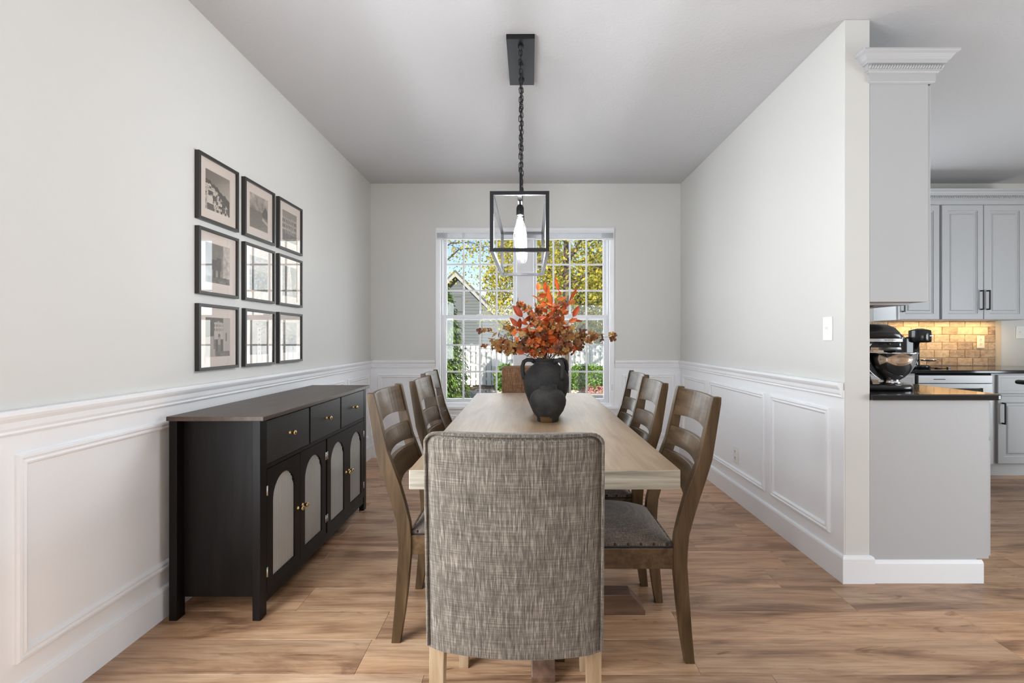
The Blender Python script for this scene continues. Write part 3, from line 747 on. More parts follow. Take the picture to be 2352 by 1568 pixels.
blossoms = [petal_flower(4, .0205, .0092, M['petal_brown'], .25, k) for k in range(4)] + [petal_flower(5, .018, .008, M['petal_brown'], .5, 9)]
def leaf_mesh(ln, wd, seed):
    r = random.Random(seed); vs = []; fs = []; n = 9; bend = r.uniform(-.25, .35)
    for i in range(n + 1):
        q = i / n; w = wd * sin(pi * min(1, q ** .85)) ** .8 if 0 < q < 1 else 0.0004
        z = ln * bend * q * q
        for side in (-1, -.5, 0, .5, 1): vs.append((ln * q, w * side, z + abs(side) * w * .35 - (.0012 if side == 0 else 0)))
    for i in range(n):
        for j in range(4): fs.append((i * 5 + j, (i + 1) * 5 + j, (i + 1) * 5 + j + 1, i * 5 + j + 1))
    mb = MB(); mb.add(vs, fs, True); mb.tube([(-.012, 0, 0), (0, 0, 0), (ln * .5, 0, ln * bend * .25 - .001)], [.0012, .001, .0006], 5)
    return mb.mesh('leaf', M['leaf_orange'], recalc=False)
leaves = [leaf_mesh(.066, .0165, 1), leaf_mesh(.080, .020, 2), leaf_mesh(.056, .015, 3), leaf_mesh(.072, .015, 4), leaf_mesh(.048, .015, 5)]
def W2(px, py, y): return Vector(((px - 1206) * y / FPX, y, 1.18 - (py - 778) * y / FPX))
def quat_dir(d, roll): return d.to_track_quat('X', 'Z') @ Quaternion((1, 0, 0), roll)
def stem_path(tip, bow, r):
    a = Vector((VX + r.uniform(-.03, .03), VY + r.uniform(-.03, .03), VZ - .075)); pts = []
    b1 = Vector((VX + (tip.x - VX) * .12, VY + (tip.y - VY) * .12, VZ + .02 + (tip.z - VZ) * .22))
    for i in range(9):
        q = i / 8; pts.append(a * (1 - q) ** 2 + (b1 + Vector((0, 0, bow))) * 2 * q * (1 - q) + tip * q * q)
    return pts
def spray(px, py, dy, nb, rad, label, seed, sparse=False):
    pool = blossoms + (orange_blossoms if abs(px - 1258) < 45 else orange_blossoms[:1] if abs(px - 1258) < 80 else [])
    r = random.Random(seed); tip = W2(px, py, VY + dy); pts = stem_path(tip, r.uniform(.02, .07), r)
    base = pts[0]; t = thing('dried_hydrangea_spray', label, 'flower', base, 0, 'dried sprays in the large jar')
    MB().tube([p - base for p in pts], [.0022, .002, .002, .0018, .0016, .0014, .0012, .001, .0008], 6).build('stem', M['stem'], t)
    for k in range(int(nb * 1.75)):
        q = 1 - (r.random() ** 1.5) * (.30 if sparse else .50); i = min(7, int(q * 8)); f = q * 8 - i
        c = pts[i].lerp(pts[i + 1], f); d = Vector((r.gauss(0, 1), r.gauss(0, 1), r.gauss(0, .8))).normalized()
        p = c + d * rad * r.uniform(.25, 1)
        qd = (d + Vector((0, -.5, .25))).normalized().to_track_quat('Z', 'X') @ Quaternion((0, 0, 1), r.uniform(0, 6.28))
        o = place('blossom', r.choice(pool), t, p - base); o.rotation_euler = qd.to_euler(); s_ = r.uniform(.72, 1.15); o.scale = (s_,) * 3
        if sparse and k % 2 == 0 or k % 4 == 0: 
            MB().tube([c - base, p - base], .0007, 4, False).build('twig', M['stem'], t)
    return t
SPR = [(1098, 800, -.05, 6, .022, 'brown dried spray reaching lowest and furthest left, below the sash rail', True),
       (1102, 757, .10, 5, .020, 'thin lone sprig on a bare stem at upper left, before the grey house', True),
       (1128, 783, .0, 22, .045, 'full brown spray at left, before the white fence', False),
       (1160, 800, -.08, 24, .045, 'dark brown spray hanging low at left, just above the far chair', False),
       (1165, 748, .08, 16, .040, 'tan spray at left, tip touching the meeting rail', False),
       (1192, 690, .06, 9, .030, 'small tan sprig standing free at upper left before the mullion', True),
       (1196, 775, -.06, 24, .050, 'thick russet spray left of the centre stems', False),
       (1222, 712, .03, 20, .045, 'golden spray at upper centre left', False),
       (1243, 690, .08, 12, .035, 'golden spray behind the tallest orange leaves', False),
       (1235, 748, -.10, 20, .050, 'golden brown spray in front at the centre of the bouquet', False),
       (1292, 700, .0, 22, .045, 'golden spray at upper right under the pointed red leaves', False),
       (1272, 745, -.06, 20, .050, 'orange-brown spray at the centre right', False),
       (1316, 762, -.04, 24, .048, 'brown spray at right, before the right lower sash', False),
       (1345, 768, .04, 20, .042, 'brown spray at far right, inside the window edge', False),
       (1372, 775, .0, 14, .032, 'thin brown spray whose tip crosses the window jamb', True),
       (1414, 772, .0, 5, .020, 'grey sprig on a long bare stem over the window casing at right', True),
       (1308, 797, -.08, 22, .048, 'mauve-brown spray drooping low at right above the jar handle', False),
       (1225, 792, -.09, 18, .042, 'brown spray low at centre left above the jar mouth', False),
       (1335, 795, .05, 14, .036, 'sparse tan spray low at right before the fence', False)]
for k, a in enumerate(SPR): spray(*a[:6], 100 + k, a[6])
def branch(px, py, dy, label, seed, nl=8, tipleaf=1):
    nl = int(nl * 1.5)
    r = random.Random(seed); tip = W2(px, py, VY + dy); pts = stem_path(tip, r.uniform(0, .04), r); base = pts[0]
    t = thing('orange_leaf_branch', label, 'branch', base, 0, 'orange leafy branches in the large jar')
    MB().tube([p - base for p in pts], [.003, .0028, .0026, .0023, .002, .0018, .0015, .0012, .001], 6).build('stem', M['stem'], t)
    for k in range(nl):
        q = .40 + .60 * (k + 1) / nl; i = min(7, int(q * 8 - 1e-6)); c = pts[i].lerp(pts[i + 1], q * 8 - i)
        ax = (pts[i + 1] - pts[i]).normalized(); a = k * 2.4 + r.uniform(-.4, .4)
        side = Vector((cos(a), .6 * sin(a), .25 * r.uniform(-1, 1))).normalized()
        d = (ax * (1.0 if k == nl - 1 else r.uniform(.1, .9)) + side * (.25 if k == nl - 1 else r.uniform(.7, 1.2))).normalized()
        o = place('leaf', leaves[(k + seed) % 5] if k < nl - 1 else leaves[tipleaf], t, c - base); o.rotation_euler = quat_dir(d, r.uniform(-1.4, 1.4) + pi * .5).to_euler(); s_ = r.uniform(.6, .95) if k < nl - 2 else 1.0; o.scale = (s_,) * 3
    return t
BR = [(1256, 672, .0, 'tallest orange-leaved branch, one leaf pointing straight up', 9, 0), (1284, 668, -.04, 'orange branch with an oval leaf leaning right at the top', 9, 1),
      (1308, 690, .02, 'red-orange branch with a broad leaf pointing up to the right', 9, 1), (1236, 668, .05, 'small-leaved orange branch at top left of the bouquet', 8, 2),
      (1200, 728, -.03, 'orange branch at left with an upright leaf near the mullion', 9, 1), (1316, 728, -.03, 'orange branch at right with a long horizontal leaf', 9, 3),
      (1268, 700, -.08, 'deep orange branch in front of the bouquet centre', 10, 1), (1230, 735, -.06, 'bright orange branch at centre left', 10, 2),
      (1190, 750, .02, 'orange branch with a thin leaf pointing left before the mullion', 8, 3), (1288, 742, .04, 'dark orange branch at centre right', 9, 2),
      (1206, 808, -.09, 'short orange-leaved branch drooping over the left jar handle', 5, 2), (1258, 760, -.1, 'red branch low in the middle over the jar mouth', 9, 4)]
for k, a in enumerate(BR): branch(*a[:4], 40 + k, a[4], a[5])

# ------------------------------------------------------------------ lantern pendant
ln = thing('lantern_pendant', 'black open-frame rectangular lantern pendant hanging by two chains over the table', 'pendant light', (-.021, 2.70, 0), radians(-.6))
B(-.0725, .0725, -.2265, .2265, H - .026, H - .0005).build('ceiling_plate', M['black_metal'], ln, bevel=.002)
wx, ly, z0, z1, bt = .138, .437, 1.585, 1.866, .0085
mb = MB()
for sx in (-1, 1):
    for sy in (-1, 1): mb.box(sx * (wx - bt) - bt, sx * (wx - bt) + bt, sy * (ly - bt) - bt, sy * (ly - bt) + bt, z0, z1)
    for z in (z0, z1 - 2 * bt): mb.box(sx * (wx - bt) - bt, sx * (wx - bt) + bt, -ly + 2 * bt, ly - 2 * bt, z, z + 2 * bt)
for sy in (-1, 1):
    for z in (z0, z1 - 2 * bt): mb.box(-wx + 2 * bt, wx - 2 * bt, sy * (ly - bt) - bt, sy * (ly - bt) + bt, z, z + 2 * bt)
mb.build('cage', M['black_metal'], ln)
B(-.011, .011, -ly + 2 * bt, ly - 2 * bt, z1 - .017, z1 - .002).build('centre_bar', M['black_metal'], ln, bevel=.001)
LK = []
for k in range(20):
    a = 2 * pi * k / 20; x, z = .0085 * cos(a), .0085 * sin(a) + (.0085 if sin(a) > 0 else -.0085); LK.append((x, 0, z))
lm = MB().tube(LK, .0021, 6, loop=True).mesh('chain_link', M['black_metal'])
for yy in (-.165, .165):
    MB().tube([(0, yy, z1 - .004), (0, yy, 2.055)], .0065, 12).lathe([(.0005, 2.072), (.008, 2.070), (.011, 2.062), (.011, 2.050), (.0075, 2.046), (.0065, 2.04)], 14, 0, yy).build('stem', M['black_metal'], ln)
    MB().lathe([(.0145, H - .026), (.0145, H - .034), (.010, H - .040), (.006, H - .052), (.0005, H - .053)], 16, 0, yy).build('chain_mount', M['black_metal'], ln)
    zt, zb = H - .062, 2.080; n = 25; ph = 0 if yy < 0 else 1
    for k in range(n):
        z = zt + (zb - zt) * k / (n - 1)
        place('chain_link', lm, ln, (random.uniform(-.002, .002), yy, z), (random.uniform(-.06, .06), random.uniform(-.08, .08), ((k + ph) % 2) * pi / 2 + .35 + random.uniform(-.2, .2)))
    MB().tube([(.004 * sin(k * .9), yy + .004 * cos(k * .9), zt + .01 + (zb - zt - .01) * k / 24) for k in range(25)], .0018, 6).build('power_cord', M['black_metal'], ln)
MB().lathe([(.0105, H - .026), (.0105, H - .034), (.0005, H - .036)], 14).build('screw_cap', M['black_metal'], ln)
BULB = [(.0125, 1.787), (.0135, 1.776), (.0165, 1.762), (.0215, 1.742), (.0275, 1.716), (.0315, 1.692), (.032, 1.680), (.0295, 1.666), (.024, 1.655), (.015, 1.648), (.006, 1.6455), (.0005, 1.645)]
gm = MB().lathe(BULB, 28).mesh('bulb', M['bulb_glass'])
sm_ = MB().lathe([(.004, 1.852), (.004, 1.838), (.011, 1.836), (.0165, 1.828), (.0185, 1.820), (.0185, 1.790), (.0175, 1.786), (.0005, 1.786)], 20).mesh('socket', M['black_metal'])
fl = MB()
for k in range(6):
    a = 2 * pi * k / 6; fl.tube([(.004 * cos(a), .004 * sin(a), 1.775), (.013 * cos(a), .013 * sin(a), 1.735), (.013 * cos(a), .013 * sin(a), 1.700), (.006 * cos(a), .006 * sin(a), 1.672)], .0021, 6)
flm = fl.mesh('filament', M['glow'])
for k in range(5):
    y = -.31 + .155 * k
    s = place('socket', sm_, ln, (0, y, 0)); g = place('bulb', gm, ln, (0, y, 0)); place('filament', flm, g)

# ------------------------------------------------------------------ nine framed photographs
def fbm(u, v, s=8, seed=0):
    from mathutils import noise as mn
    return mn.fractal(Vector((u * s + seed * 7.3, v * s, seed)), 1.0, 2.0, 4)
def hsh(i, j, k=0): return ((i * 374761393 + j * 668265263 + k * 974711) ^ (i * j * 1274126177 + 91)) % 1009 / 1009
def img_village(u, v):
    ridge = .74 - .42 * max(0, u - .22) + .02 * sin(u * 17) + .015 * sin(u * 41)
    if v > ridge: return .34 + .30 * (1 - v) + .22 * u
    low = ridge - .09 - .26 * max(0, u - .35)
    if v > low: return .13 + .09 * abs(fbm(u, v, 9))
    n = 15 + 5 * (v > .4); row = int(v * n); col = int(u * n * .8 + hsh(row, 3) * .9); h = hsh(row, col)
    fu, fv = (u * n * .8 + hsh(row, 3) * .9) % 1, (v * n) % 1
    b = .62 + .36 * h if h > .34 else .14 + .25 * h
    if h > .5 and .35 < fu < .6 and .3 < fv < .7: b = .22
    if fv > .86: b *= .72
    if v < .36 and (u - .17) ** 2 + (v - .27) ** 2 < .020: b = .88 - .5 * max(0, .12 - u) * 4
    if v < .16 and abs(u - .2) < .13: b = .18 + .2 * abs(fbm(u, v, 20))
    if v < .20 and ((u - .74) ** 2 + (v - .12) ** 2 < .006 or (u - .93) ** 2 + (v - .13) ** 2 < .007): b = .25
    return b
def img_sea(u, v):
    if v > .55: 
        rock = .80 + .1 * 0
        return .55 + .2 * fbm(u, v, 4, 2) + .15 * (v - .55)
    if u > .74 and v > .42 and v < .55 + .12 * 0: return .14
    b = .34 + .12 * fbm(u * .4, v * 3, 16, 3) + (.2 * (.55 - v))
    if u > .70 and abs(v - (.36 - .35 * (u - .7))) < .05: b = .72 + .3 * fbm(u, v, 30)
    return b
def img_sea2(u, v):
    h = .55 + .22 * max(0, 1 - abs(u - .88) / .18)
    if u > .7 and .45 < v < h: return .16 + .05 * fbm(u, v, 12)
    return img_sea(u, v)
def img_arena(u, v):
    top = .80 - .10 * u + (.08 if u > .35 else 0)
    if v > top: return .62 - .1 * v
    if v > .26:
        row = (v - .26) / .18; fr = row % 1; col = (u * 9) % 1
        if abs(col - .5) < .24 and fr < .62 - .5 * max(0, abs(col - .5) - .1): return .10 + .05 * u
        return .66 + .15 * fbm(u, v, 14) - .1 * (fr > .9)
    return .28 + .2 * fbm(u, v, 10, 4)
def img_pair(u, v):
    for cx, hh in ((.36, .66), (.55, .72)):
        if (u - cx) ** 2 + (v - hh) ** 2 < .0042: return .38
        if abs(u - cx) < .10 - .05 * (v < .34) and .14 < v < hh - .06: return .12 + .16 * abs(fbm(u, v, 16, 5))
    if v < .16: return .30 + .3 * fbm(u, v, 9)
    if u > .72: return .72 + .2 * fbm(u, v, 8, 2)
    return .60 - .2 * v + .1 * fbm(u, v, 5)
def img_street(u, v):
    if (u - .56) ** 2 + (v - .55) ** 2 < .0018: return .22
    if abs(u - .56) < .05 and .12 < v < .52: return .62 if v > .3 else .40
    if u > .35 and u < .72 and v > .45 + .5 * 0 and v < .93 - .3 * abs(u - .53):
        if (u * 14) % 1 < .4 and (v * 9) % 1 < .5 and v > .62: return .28
        return .74
    if u < .4 and v < .5 + .1 * u: return .66 - .3 * (abs(u - .36) < .03 and v > .2)
    if v < .14: return .35 + .2 * fbm(u, v, 8)
    if u > .72: return .7 - .45 * (abs(u - .86) < .03 and .4 < v < .62)
    return .20 + .08 * fbm(u, v, 6)
def img_coast(u, v):
    if v > .6: return .6
    if v < .32 + .2 * sin(u * 3): return .25 + .25 * fbm(u, v, 9, 8)
    return .45 + .12 * fbm(u, v * 4, 10, 2)
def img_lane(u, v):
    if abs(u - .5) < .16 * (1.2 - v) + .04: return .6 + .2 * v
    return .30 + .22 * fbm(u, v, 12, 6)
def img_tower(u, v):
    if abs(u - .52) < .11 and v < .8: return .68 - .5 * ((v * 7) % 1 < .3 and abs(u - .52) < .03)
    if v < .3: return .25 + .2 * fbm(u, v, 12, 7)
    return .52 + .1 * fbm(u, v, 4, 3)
FS, FD = .318, .021
fr_me = MB().mitre((0, 0, 0), (0, 1, 0), (0, 0, 1), (1, 0, 0), FS, FS, [(.0145, 0), (0, 0), (0, FD), (.0015, FD + .0008), (.013, FD + .0008), (.0145, FD - .001), (.0145, 0)]).mesh('frame', M['frame_black'])
ap = .0635; mt_me = MB().mitre((.0075, .0145, .0145), (0, 1, 0), (0, 0, 1), (1, 0, 0), FS - .029, FS - .029, [(0, 0), (0, .0025), (ap - .0145 - .002, .0025), (ap - .0145, 0)]).mesh('mat_board', M['mat'])
gl_me = MB().add([(.0150, .0145, .0145), (.0150, FS - .0145, .0145), (.0150, FS - .0145, FS - .0145), (.0150, .0145, FS - .0145)], [(0, 1, 2, 3)]).mesh('glass', M['picture_glass'], recalc=False)
bk_me = B(.001, .0055, .0146, FS - .0146, .0146, FS - .0146).mesh('backing_board', M['frame_black'])
def photo_mesh(fn, n=64):
    w = FS - 2 * ap; vs = []; tones = []; fs = []
    for i in range(n + 1):
        for j in range(n + 1):
            u, v = i / n, j / n; vs.append((.0072, ap + w * u, ap + w * v)); tones.append(min(1, max(0, fn(u, v))))
    for i in range(n):
        for j in range(n): a = i * (n + 1) + j; fs.append((a, a + n + 1, a + n + 2, a + 1))
    me = bpy.data.meshes.new('photo'); me.from_pydata(vs, [], fs); at = me.attributes.new('tone', 'FLOAT', 'POINT'); at.data.foreach_set('value', tones); me.materials.append(M['print']); return me
PL = [[(img_village, 'top left framed photo, a hillside village'), (img_sea2, 'top middle framed photo, sea with a dark rock'), (img_arena, 'top right framed photo, an arched ruin')],
      [(img_pair, 'middle row left framed photo, two people standing'), (img_coast, 'framed photo in the centre of the nine'), (img_lane, 'middle row right framed photo, washed out by window reflection')],
      [(img_street, 'bottom left framed photo, a figure by a pale building'), (img_tower, 'bottom middle framed photo, slightly crooked, full of window reflection'), (img_coast, 'bottom right framed photo, nearest the window corner above the chair rail')]]
for r, z in enumerate((1.744, 1.392, 1.029)):
    for c, y in enumerate((2.272, 2.646, 3.012)):
        fn, lab = PL[r][c]
        t = thing('framed_photo', lab + ', thin black frame', 'picture', (XL + .0008, y, z), 0, 'nine framed photographs')
        if (r, c) == (2, 1): t.rotation_euler = (radians(-.6), 0, 0)
        place('frame', fr_me, t); place('backing_board', bk_me, t); place('mat_board', mt_me, t); place('photo', photo_mesh(fn), t); place('glass', gl_me, t)

# ------------------------------------------------------------------ kitchen
CP = [(0, 2.415), (.008, 2.419), (.011, 2.424), (.011, 2.458), (.018, 2.461), (.022, 2.467), (.029, 2.470), (.029, 2.496), (.040, 2.497), (.042, 2.503), (.050, 2.509), (.056, 2.520), (.064, 2.530), (.074, 2.537), (.0765, 2.541), (.0765, 2.548), (0, 2.548)]
def crown(mb, x0, x1, y0, y1, left=True, dz=0.0):
    path = lambda p: ([(x0 - p, y1)] if left else []) + [(x0 - p if left else x0, y0 - p), (x1 + p, y0 - p), (x1 + p, y1)]
    k = len(path(0)); mb.loft([[(path(p)[i][0], path(p)[i][1], z + dz) for p, z in CP] for i in range(k)])
def rope(mb, x0, x1, y, z, step=.0125, r=.0085):
    n = int((x1 - x0) / step)
    for k in range(n):
        mb.ellipsoid((x0 + (k + .5) * (x1 - x0) / n, y, z), (.0062, .0075, .0115), 8, 6, Matrix.Rotation(radians(28), 3, 'Y'))
DOOR = [(0, 0), (0, .017), (.003, .020), (.052, .020), (.056, .013), (.062, .012), (.064, .009), (.078, .010), (.088, .017), (.096, .018)]
def cab_door(w, h, name='door', prof=DOOR):   # faces -y, lower left corner at the origin
    return MB().mitre((0, 0, 0), (1, 0, 0), (0, 0, 1), (0, -1, 0), w, h, prof, True).mesh(name, M['cabinet'])
FLAT = [(0, 0), (0, .016), (.004, .020), (.024, .020), (.028, .018)]
def pull(parent, loc, rot=(0, 0, 0)):
    return place('handle', pull_me, parent, loc, rot)
pull_me = MB().box(-.005, .005, -.034, -.025, -.092, .092).box(-.005, .005, -.025, 0, -.092, -.080).box(-.005, .005, -.025, 0, .080, .092).mesh('handle', M['black_metal'], bevel=.0015)

u1 = thing('upper_cabinet', 'tall white upper cabinet with crown, side panel facing the camera beside the wall end', 'cabinet', (0, 0, 0))
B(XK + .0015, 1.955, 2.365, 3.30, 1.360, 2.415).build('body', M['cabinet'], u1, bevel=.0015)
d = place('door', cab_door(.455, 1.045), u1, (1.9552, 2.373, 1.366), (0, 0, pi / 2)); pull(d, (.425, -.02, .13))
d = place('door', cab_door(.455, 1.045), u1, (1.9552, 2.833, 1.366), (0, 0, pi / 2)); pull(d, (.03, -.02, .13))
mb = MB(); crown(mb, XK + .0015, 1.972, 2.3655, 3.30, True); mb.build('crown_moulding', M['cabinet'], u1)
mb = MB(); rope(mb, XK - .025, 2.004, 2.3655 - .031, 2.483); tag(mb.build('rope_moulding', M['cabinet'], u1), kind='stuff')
B(XK + .02, 1.93, 2.45, 3.2, 1.350, 1.3595).build('light_rail', M['cabinet'], u1)
t = thing('under_cabinet_cable', 'dark cable tucked under the near upper cabinet', 'cable', (1.70, 2.50, 1.352))
MB().tube([(0, 0, .006), (.02, 0, -.004), (.05, .01, -.008), (.08, .0, -.004), (.11, .0, .006)], .0025, 6).build('wire', M['dark'], t)
MB().box(.045, .065, -.004, .012, -.012, .004).build('clip', M['dark'], t, bevel=.001)

u2 = thing('upper_cabinet', 'single-door white upper cabinet at the left end of the kitchen back wall', 'cabinet', (3.472, 4.565, 0))
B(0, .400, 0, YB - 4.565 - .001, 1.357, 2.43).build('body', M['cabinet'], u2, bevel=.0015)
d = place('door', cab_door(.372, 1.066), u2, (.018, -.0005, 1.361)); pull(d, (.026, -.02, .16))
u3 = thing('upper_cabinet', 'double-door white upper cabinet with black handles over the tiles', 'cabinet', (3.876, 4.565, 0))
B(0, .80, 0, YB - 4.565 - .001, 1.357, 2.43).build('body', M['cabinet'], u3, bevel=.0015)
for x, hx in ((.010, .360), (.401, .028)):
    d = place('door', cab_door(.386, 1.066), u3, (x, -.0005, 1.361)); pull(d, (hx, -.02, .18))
mb = MB(); crown(mb, 3.472, 4.676, 4.5645, YB - .001, True, .016); rope(mb, 3.45, 4.70, 4.5645 - .031, 2.499, .016)
tag(mb.build('crown_moulding', M['cabinet']), 'white rope-carved crown over the back-wall upper cabinets', 'moulding')

# base run along the partition with its end panel
pen = thing('base_cabinet', 'white base cabinet with plain end panel facing the camera beside the wall end', 'cabinet', (0, 0, 0))
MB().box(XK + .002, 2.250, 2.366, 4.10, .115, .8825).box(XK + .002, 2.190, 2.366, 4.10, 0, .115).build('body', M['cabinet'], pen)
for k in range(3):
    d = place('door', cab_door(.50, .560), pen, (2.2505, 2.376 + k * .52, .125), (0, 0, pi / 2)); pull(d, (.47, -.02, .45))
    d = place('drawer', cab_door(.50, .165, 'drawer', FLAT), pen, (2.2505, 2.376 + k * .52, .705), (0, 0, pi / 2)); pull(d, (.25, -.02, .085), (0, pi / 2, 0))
mb = MB(); mb.loft([[(x, 2.366 - p, z) for p, z in [(0, 0), (.012, 0), (.012, .094), (.008, .104), (0, .110)]] for x in (XK + .017, 2.215)])
mb.build('base_moulding', M['white'], pen)
ct = MB()
def slab(mb, outline, z0, z1, e=.006):
    def inset(d):
        cx = sum(p[0] for p in outline) / len(outline); cy = sum(p[1] for p in outline) / len(outline)
        return [(x + (e * d) * (1 if x < cx else -1), y + (e * d) * (1 if y < cy else -1)) for x, y in outline]
    mb.loft([[(x, y, z) for x, y in inset(d)] for d, z in ((1, z0), (.3, z0 + e * .3), (0, z0 + e), (0, z1 - e), (.3, z1 - e * .3), (1, z1))])
rc = .03
slab(ct, [(XK + .001, 2.345)] + [(2.308 - rc + rc * sin(a), 2.345 + rc - rc * cos(a)) for a in [pi / 2 * k / 8 for k in range(9)]] + [(2.308, 4.15), (XK + .001, 4.15)], .8835, .9127)
tag(ct.build('countertop', M['granite']), 'polished black granite countertop under the stand mixer', 'countertop')
ct = MB(); slab(ct, [(2.32, 4.16), (X9 - .2, 4.16), (X9 - .2, YB - .012), (2.32, YB - .012)], .8835, .9127)
tag(ct.build('countertop', M['granite']), 'polished black granite countertop along the kitchen back wall', 'countertop')
# base cabinets along the back wall
def base_cab(x0, x1, label, dr=True):
    t = thing('base_cabinet', label, 'cabinet', (x0, 4.186, 0)); w = x1 - x0
    MB().box(0, w, 0, .65, .105, .8825).box(0, w, .035, .65, 0, .105).build('body', M['cabinet'], t)
    n = 1 if w < .6 else 2; lead = .040 if x0 == 4.0 else .013; dwid = (w - lead - .007) / n - .006
    for k in range(n):
        x = lead + k * (dwid + .006)
        d = place('drawer', cab_door(dwid, .160, 'drawer', FLAT), t, (x, -.0005, .712))
        d = place('door', cab_door(dwid, .575), t, (x, -.0005, .115)); pull(d, (.035 if k == 0 else dwid - .035, -.02, .43))
    return t
base_cab(2.86, 3.345, 'white base cabinet left of the dishwasher, mostly behind the mixer')
base_cab(4.000, 4.56, 'white base cabinet right of the dishwasher with a drawer over a door')
base_cab(4.563, 5.2, 'white base cabinet right of the dishwasher, second along the back wall')
dwt = thing('dishwasher', 'stainless steel dishwasher under the back-wall countertop', 'dishwasher', (3.352, 4.186, 0))
B(.002, .643, .01, .60, .10, .872).build('body', M['dark'], dwt)
mb = MB().box(.006, .640, -.024, .009, .800, .868); mb.build('control_panel', M['steel'], dwt, bevel=.004)
mb = MB().box(.006, .640, -.022, .009, .110, .692).box(.006, .08, -.022, .009, .692, .796).box(.56, .640, -.022, .009, .692, .796).box(.08, .56, -.022, .009, .760, .796).box(.08, .56, -.004, .009, .692, .760)
mb.build('door', M['steel'], dwt); B(.09, .55, -.0055, -.0042, .700, .755).build('pocket_handle', M['dark'], dwt)
B(.135, .235, -.0252, -.0238, .832, .838).build('status_strip', M['dark'], dwt)
B(.01, .63, .04, .06, .0, .098).build('toe_kick', M['dark'], dwt)
# backsplash tiles
bs = struct('wall_backsplash', B(XK + .75, 4.740, YB - .004, YB - .0005, .9132, 1.3565), M['grout'], 'tumbled travertine tile backsplash under the kitchen uppers', 'backsplash')
def rough_tile(w, h, seed, t=.007):
    r = random.Random(seed); j = lambda: r.uniform(-.0012, .0012)
    o = [(0, 0), (w * .5, 0), (w, 0), (w, h), (w * .5, h), (0, h)]; o = [(a + j(), c + j()) for a, c in o]
    i = [(a + (.003 if a < w * .25 else -.003 if a > w * .75 else 0), c + (.003 if c < h / 2 else -.003)) for a, c in o]
    return MB().loft([[(a, 0, c) for a, c in o], [(a, -t * .6, c) for a, c in o], [(a, -t, c) for a, c in i]]).mesh('tile', M['tile'])
tiles = [rough_tile(.1495, .0735, k) for k in range(4)]; halfs = [rough_tile(.0715, .0735, k + 9) for k in range(3)]
for r in range(6):
    z = .9155 + r * .0770; x = 3.38 + (0 if r % 2 else .078) - .078; 
    short = r == 5
    while x < 4.73:
        if x + .154 <= 4.742: me_ = tiles[random.randrange(4)]; st = .1535
        elif x + .076 <= 4.742: me_ = halfs[random.randrange(3)]; st = .0755
        else: break
        o = place('tile', me_, bs, (x, YB - .0045, z))
        if short: o.scale = (1, 1, .72)
        x += st
for r in range(6):     # first tiles of the return on the partition wall, seen end-on
    z = .9155 + r * .0770
    for k in range(2):
        o = place('tile', tiles[(r + k) % 4], bs, (XK + .0008, 2.372 + (0 if r % 2 else -.0) + k * .1535, z), (0, 0, pi / 2))
        if r == 5: o.scale = (1, 1, .70)
outlet((4.524, YB - .0135, 1.150), 0, 'almond outlet on the travertine backsplash', M['almond'])
switch((4.948, YB - .0008, 1.245), 0, 'white double light switch right of the tile backsplash', 2)
# island sliver at the right edge
isl = thing('kitchen_island', 'white kitchen island with black granite top at the right edge of the picture', 'island', (3.262, 3.165, 0))
B(0, 1.5, -1.0, 0, .10, .8825).build('body', M['cabinet'], isl); B(.06, 1.44, -.94, -.06, 0, .10).build('toe_kick', M['cabinet'], isl)
place('end_panel', cab_door(.96, .74, 'end_panel'), isl, (-.0005, -.02, .125), (0, 0, -pi / 2))
ct = MB(); slab(ct, [(-.042, -1.04), (1.54, -1.04), (1.54, .04), (-.042, .04)], .8835, .9127, .010); ct.build('top', M['granite'], isl)

# stand mixer (head points to the right)
mx = thing('stand_mixer', 'black stand mixer with polished steel bowl on the granite counter', 'mixer', (1.945, 2.60, .9130))
rings = []
for z, e in ((0, .004), (.004, 0), (.018, 0), (.026, .006), (.030, .016)):
    r = []
    for k in range(40):
        a = 2 * pi * k / 40; x = (.105 - e) * cos(a); y = (.088 - e) * sin(a)
        if x < 0: x = -.225 * (abs(cos(a)) ** .6) + e; y = (.070 - e) * (1 if sin(a) >= 0 else -1) * abs(sin(a)) ** .45 if False else (.088 - e) * (1 if sin(a) >= 0 else -1) * abs(sin(a)) ** .5
        r.append((x, y, z))
    rings.append(r)
MB().loft(rings, True, True, True).build('base', M['black_enamel'], mx)
MB().loft([[(cx + a * cos(2 * pi * k / 24), b_ * sin(2 * pi * k / 24), z) for k in range(24)] for cx, a, b_, z in ((-.165, .060, .066, .028), (-.170, .050, .056, .08), (-.172, .046, .050, .16), (-.168, .056, .056, .225), (-.155, .075, .060, .262))], True, True, True).build('column', M['black_enamel'], mx)
head = []
for x, cz, rz, ry in ((-.225, .286, .020, .030), (-.215, .290, .042, .050), (-.18, .297, .054, .062), (-.10, .303, .056, .066), (-.03, .301, .056, .066), (.0, .295, .052, .062), (.020, .286, .044, .055), (.032, .277, .034, .044), (.037, .272, .024, .034)):
    head.append([(x, ry * cos(2 * pi * k / 28), cz - .012 + rz * sin(2 * pi * k / 28) * (1 if sin(2 * pi * k / 28) > 0 else .72)) for k in range(28)])
MB().loft(head, True, True, True).build('head', M['black_enamel'], mx)
MB().lathe([(.018, 0), (.020, .006), (.020, .022), (.014, .026), (.0005, .0265)], 20, 0, .272, .035, True, 'x').build('attachment_hub', M['black_gloss'], mx)
mb = MB()
mb.loft([[(x, sy * y, z) for x, y in ((-.2, .058), (-.1, .0665), (-.03, .0665), (.0, .0625), (.033, .046)) for sy in (-1,)] + [(x, y, z) for x, y in ((.033, .046), (.0, .0625), (-.03, .0665), (-.1, .0665), (-.2, .058))] for z in (.252, .268)])
mb.build('trim_band', M['steel'], mx)
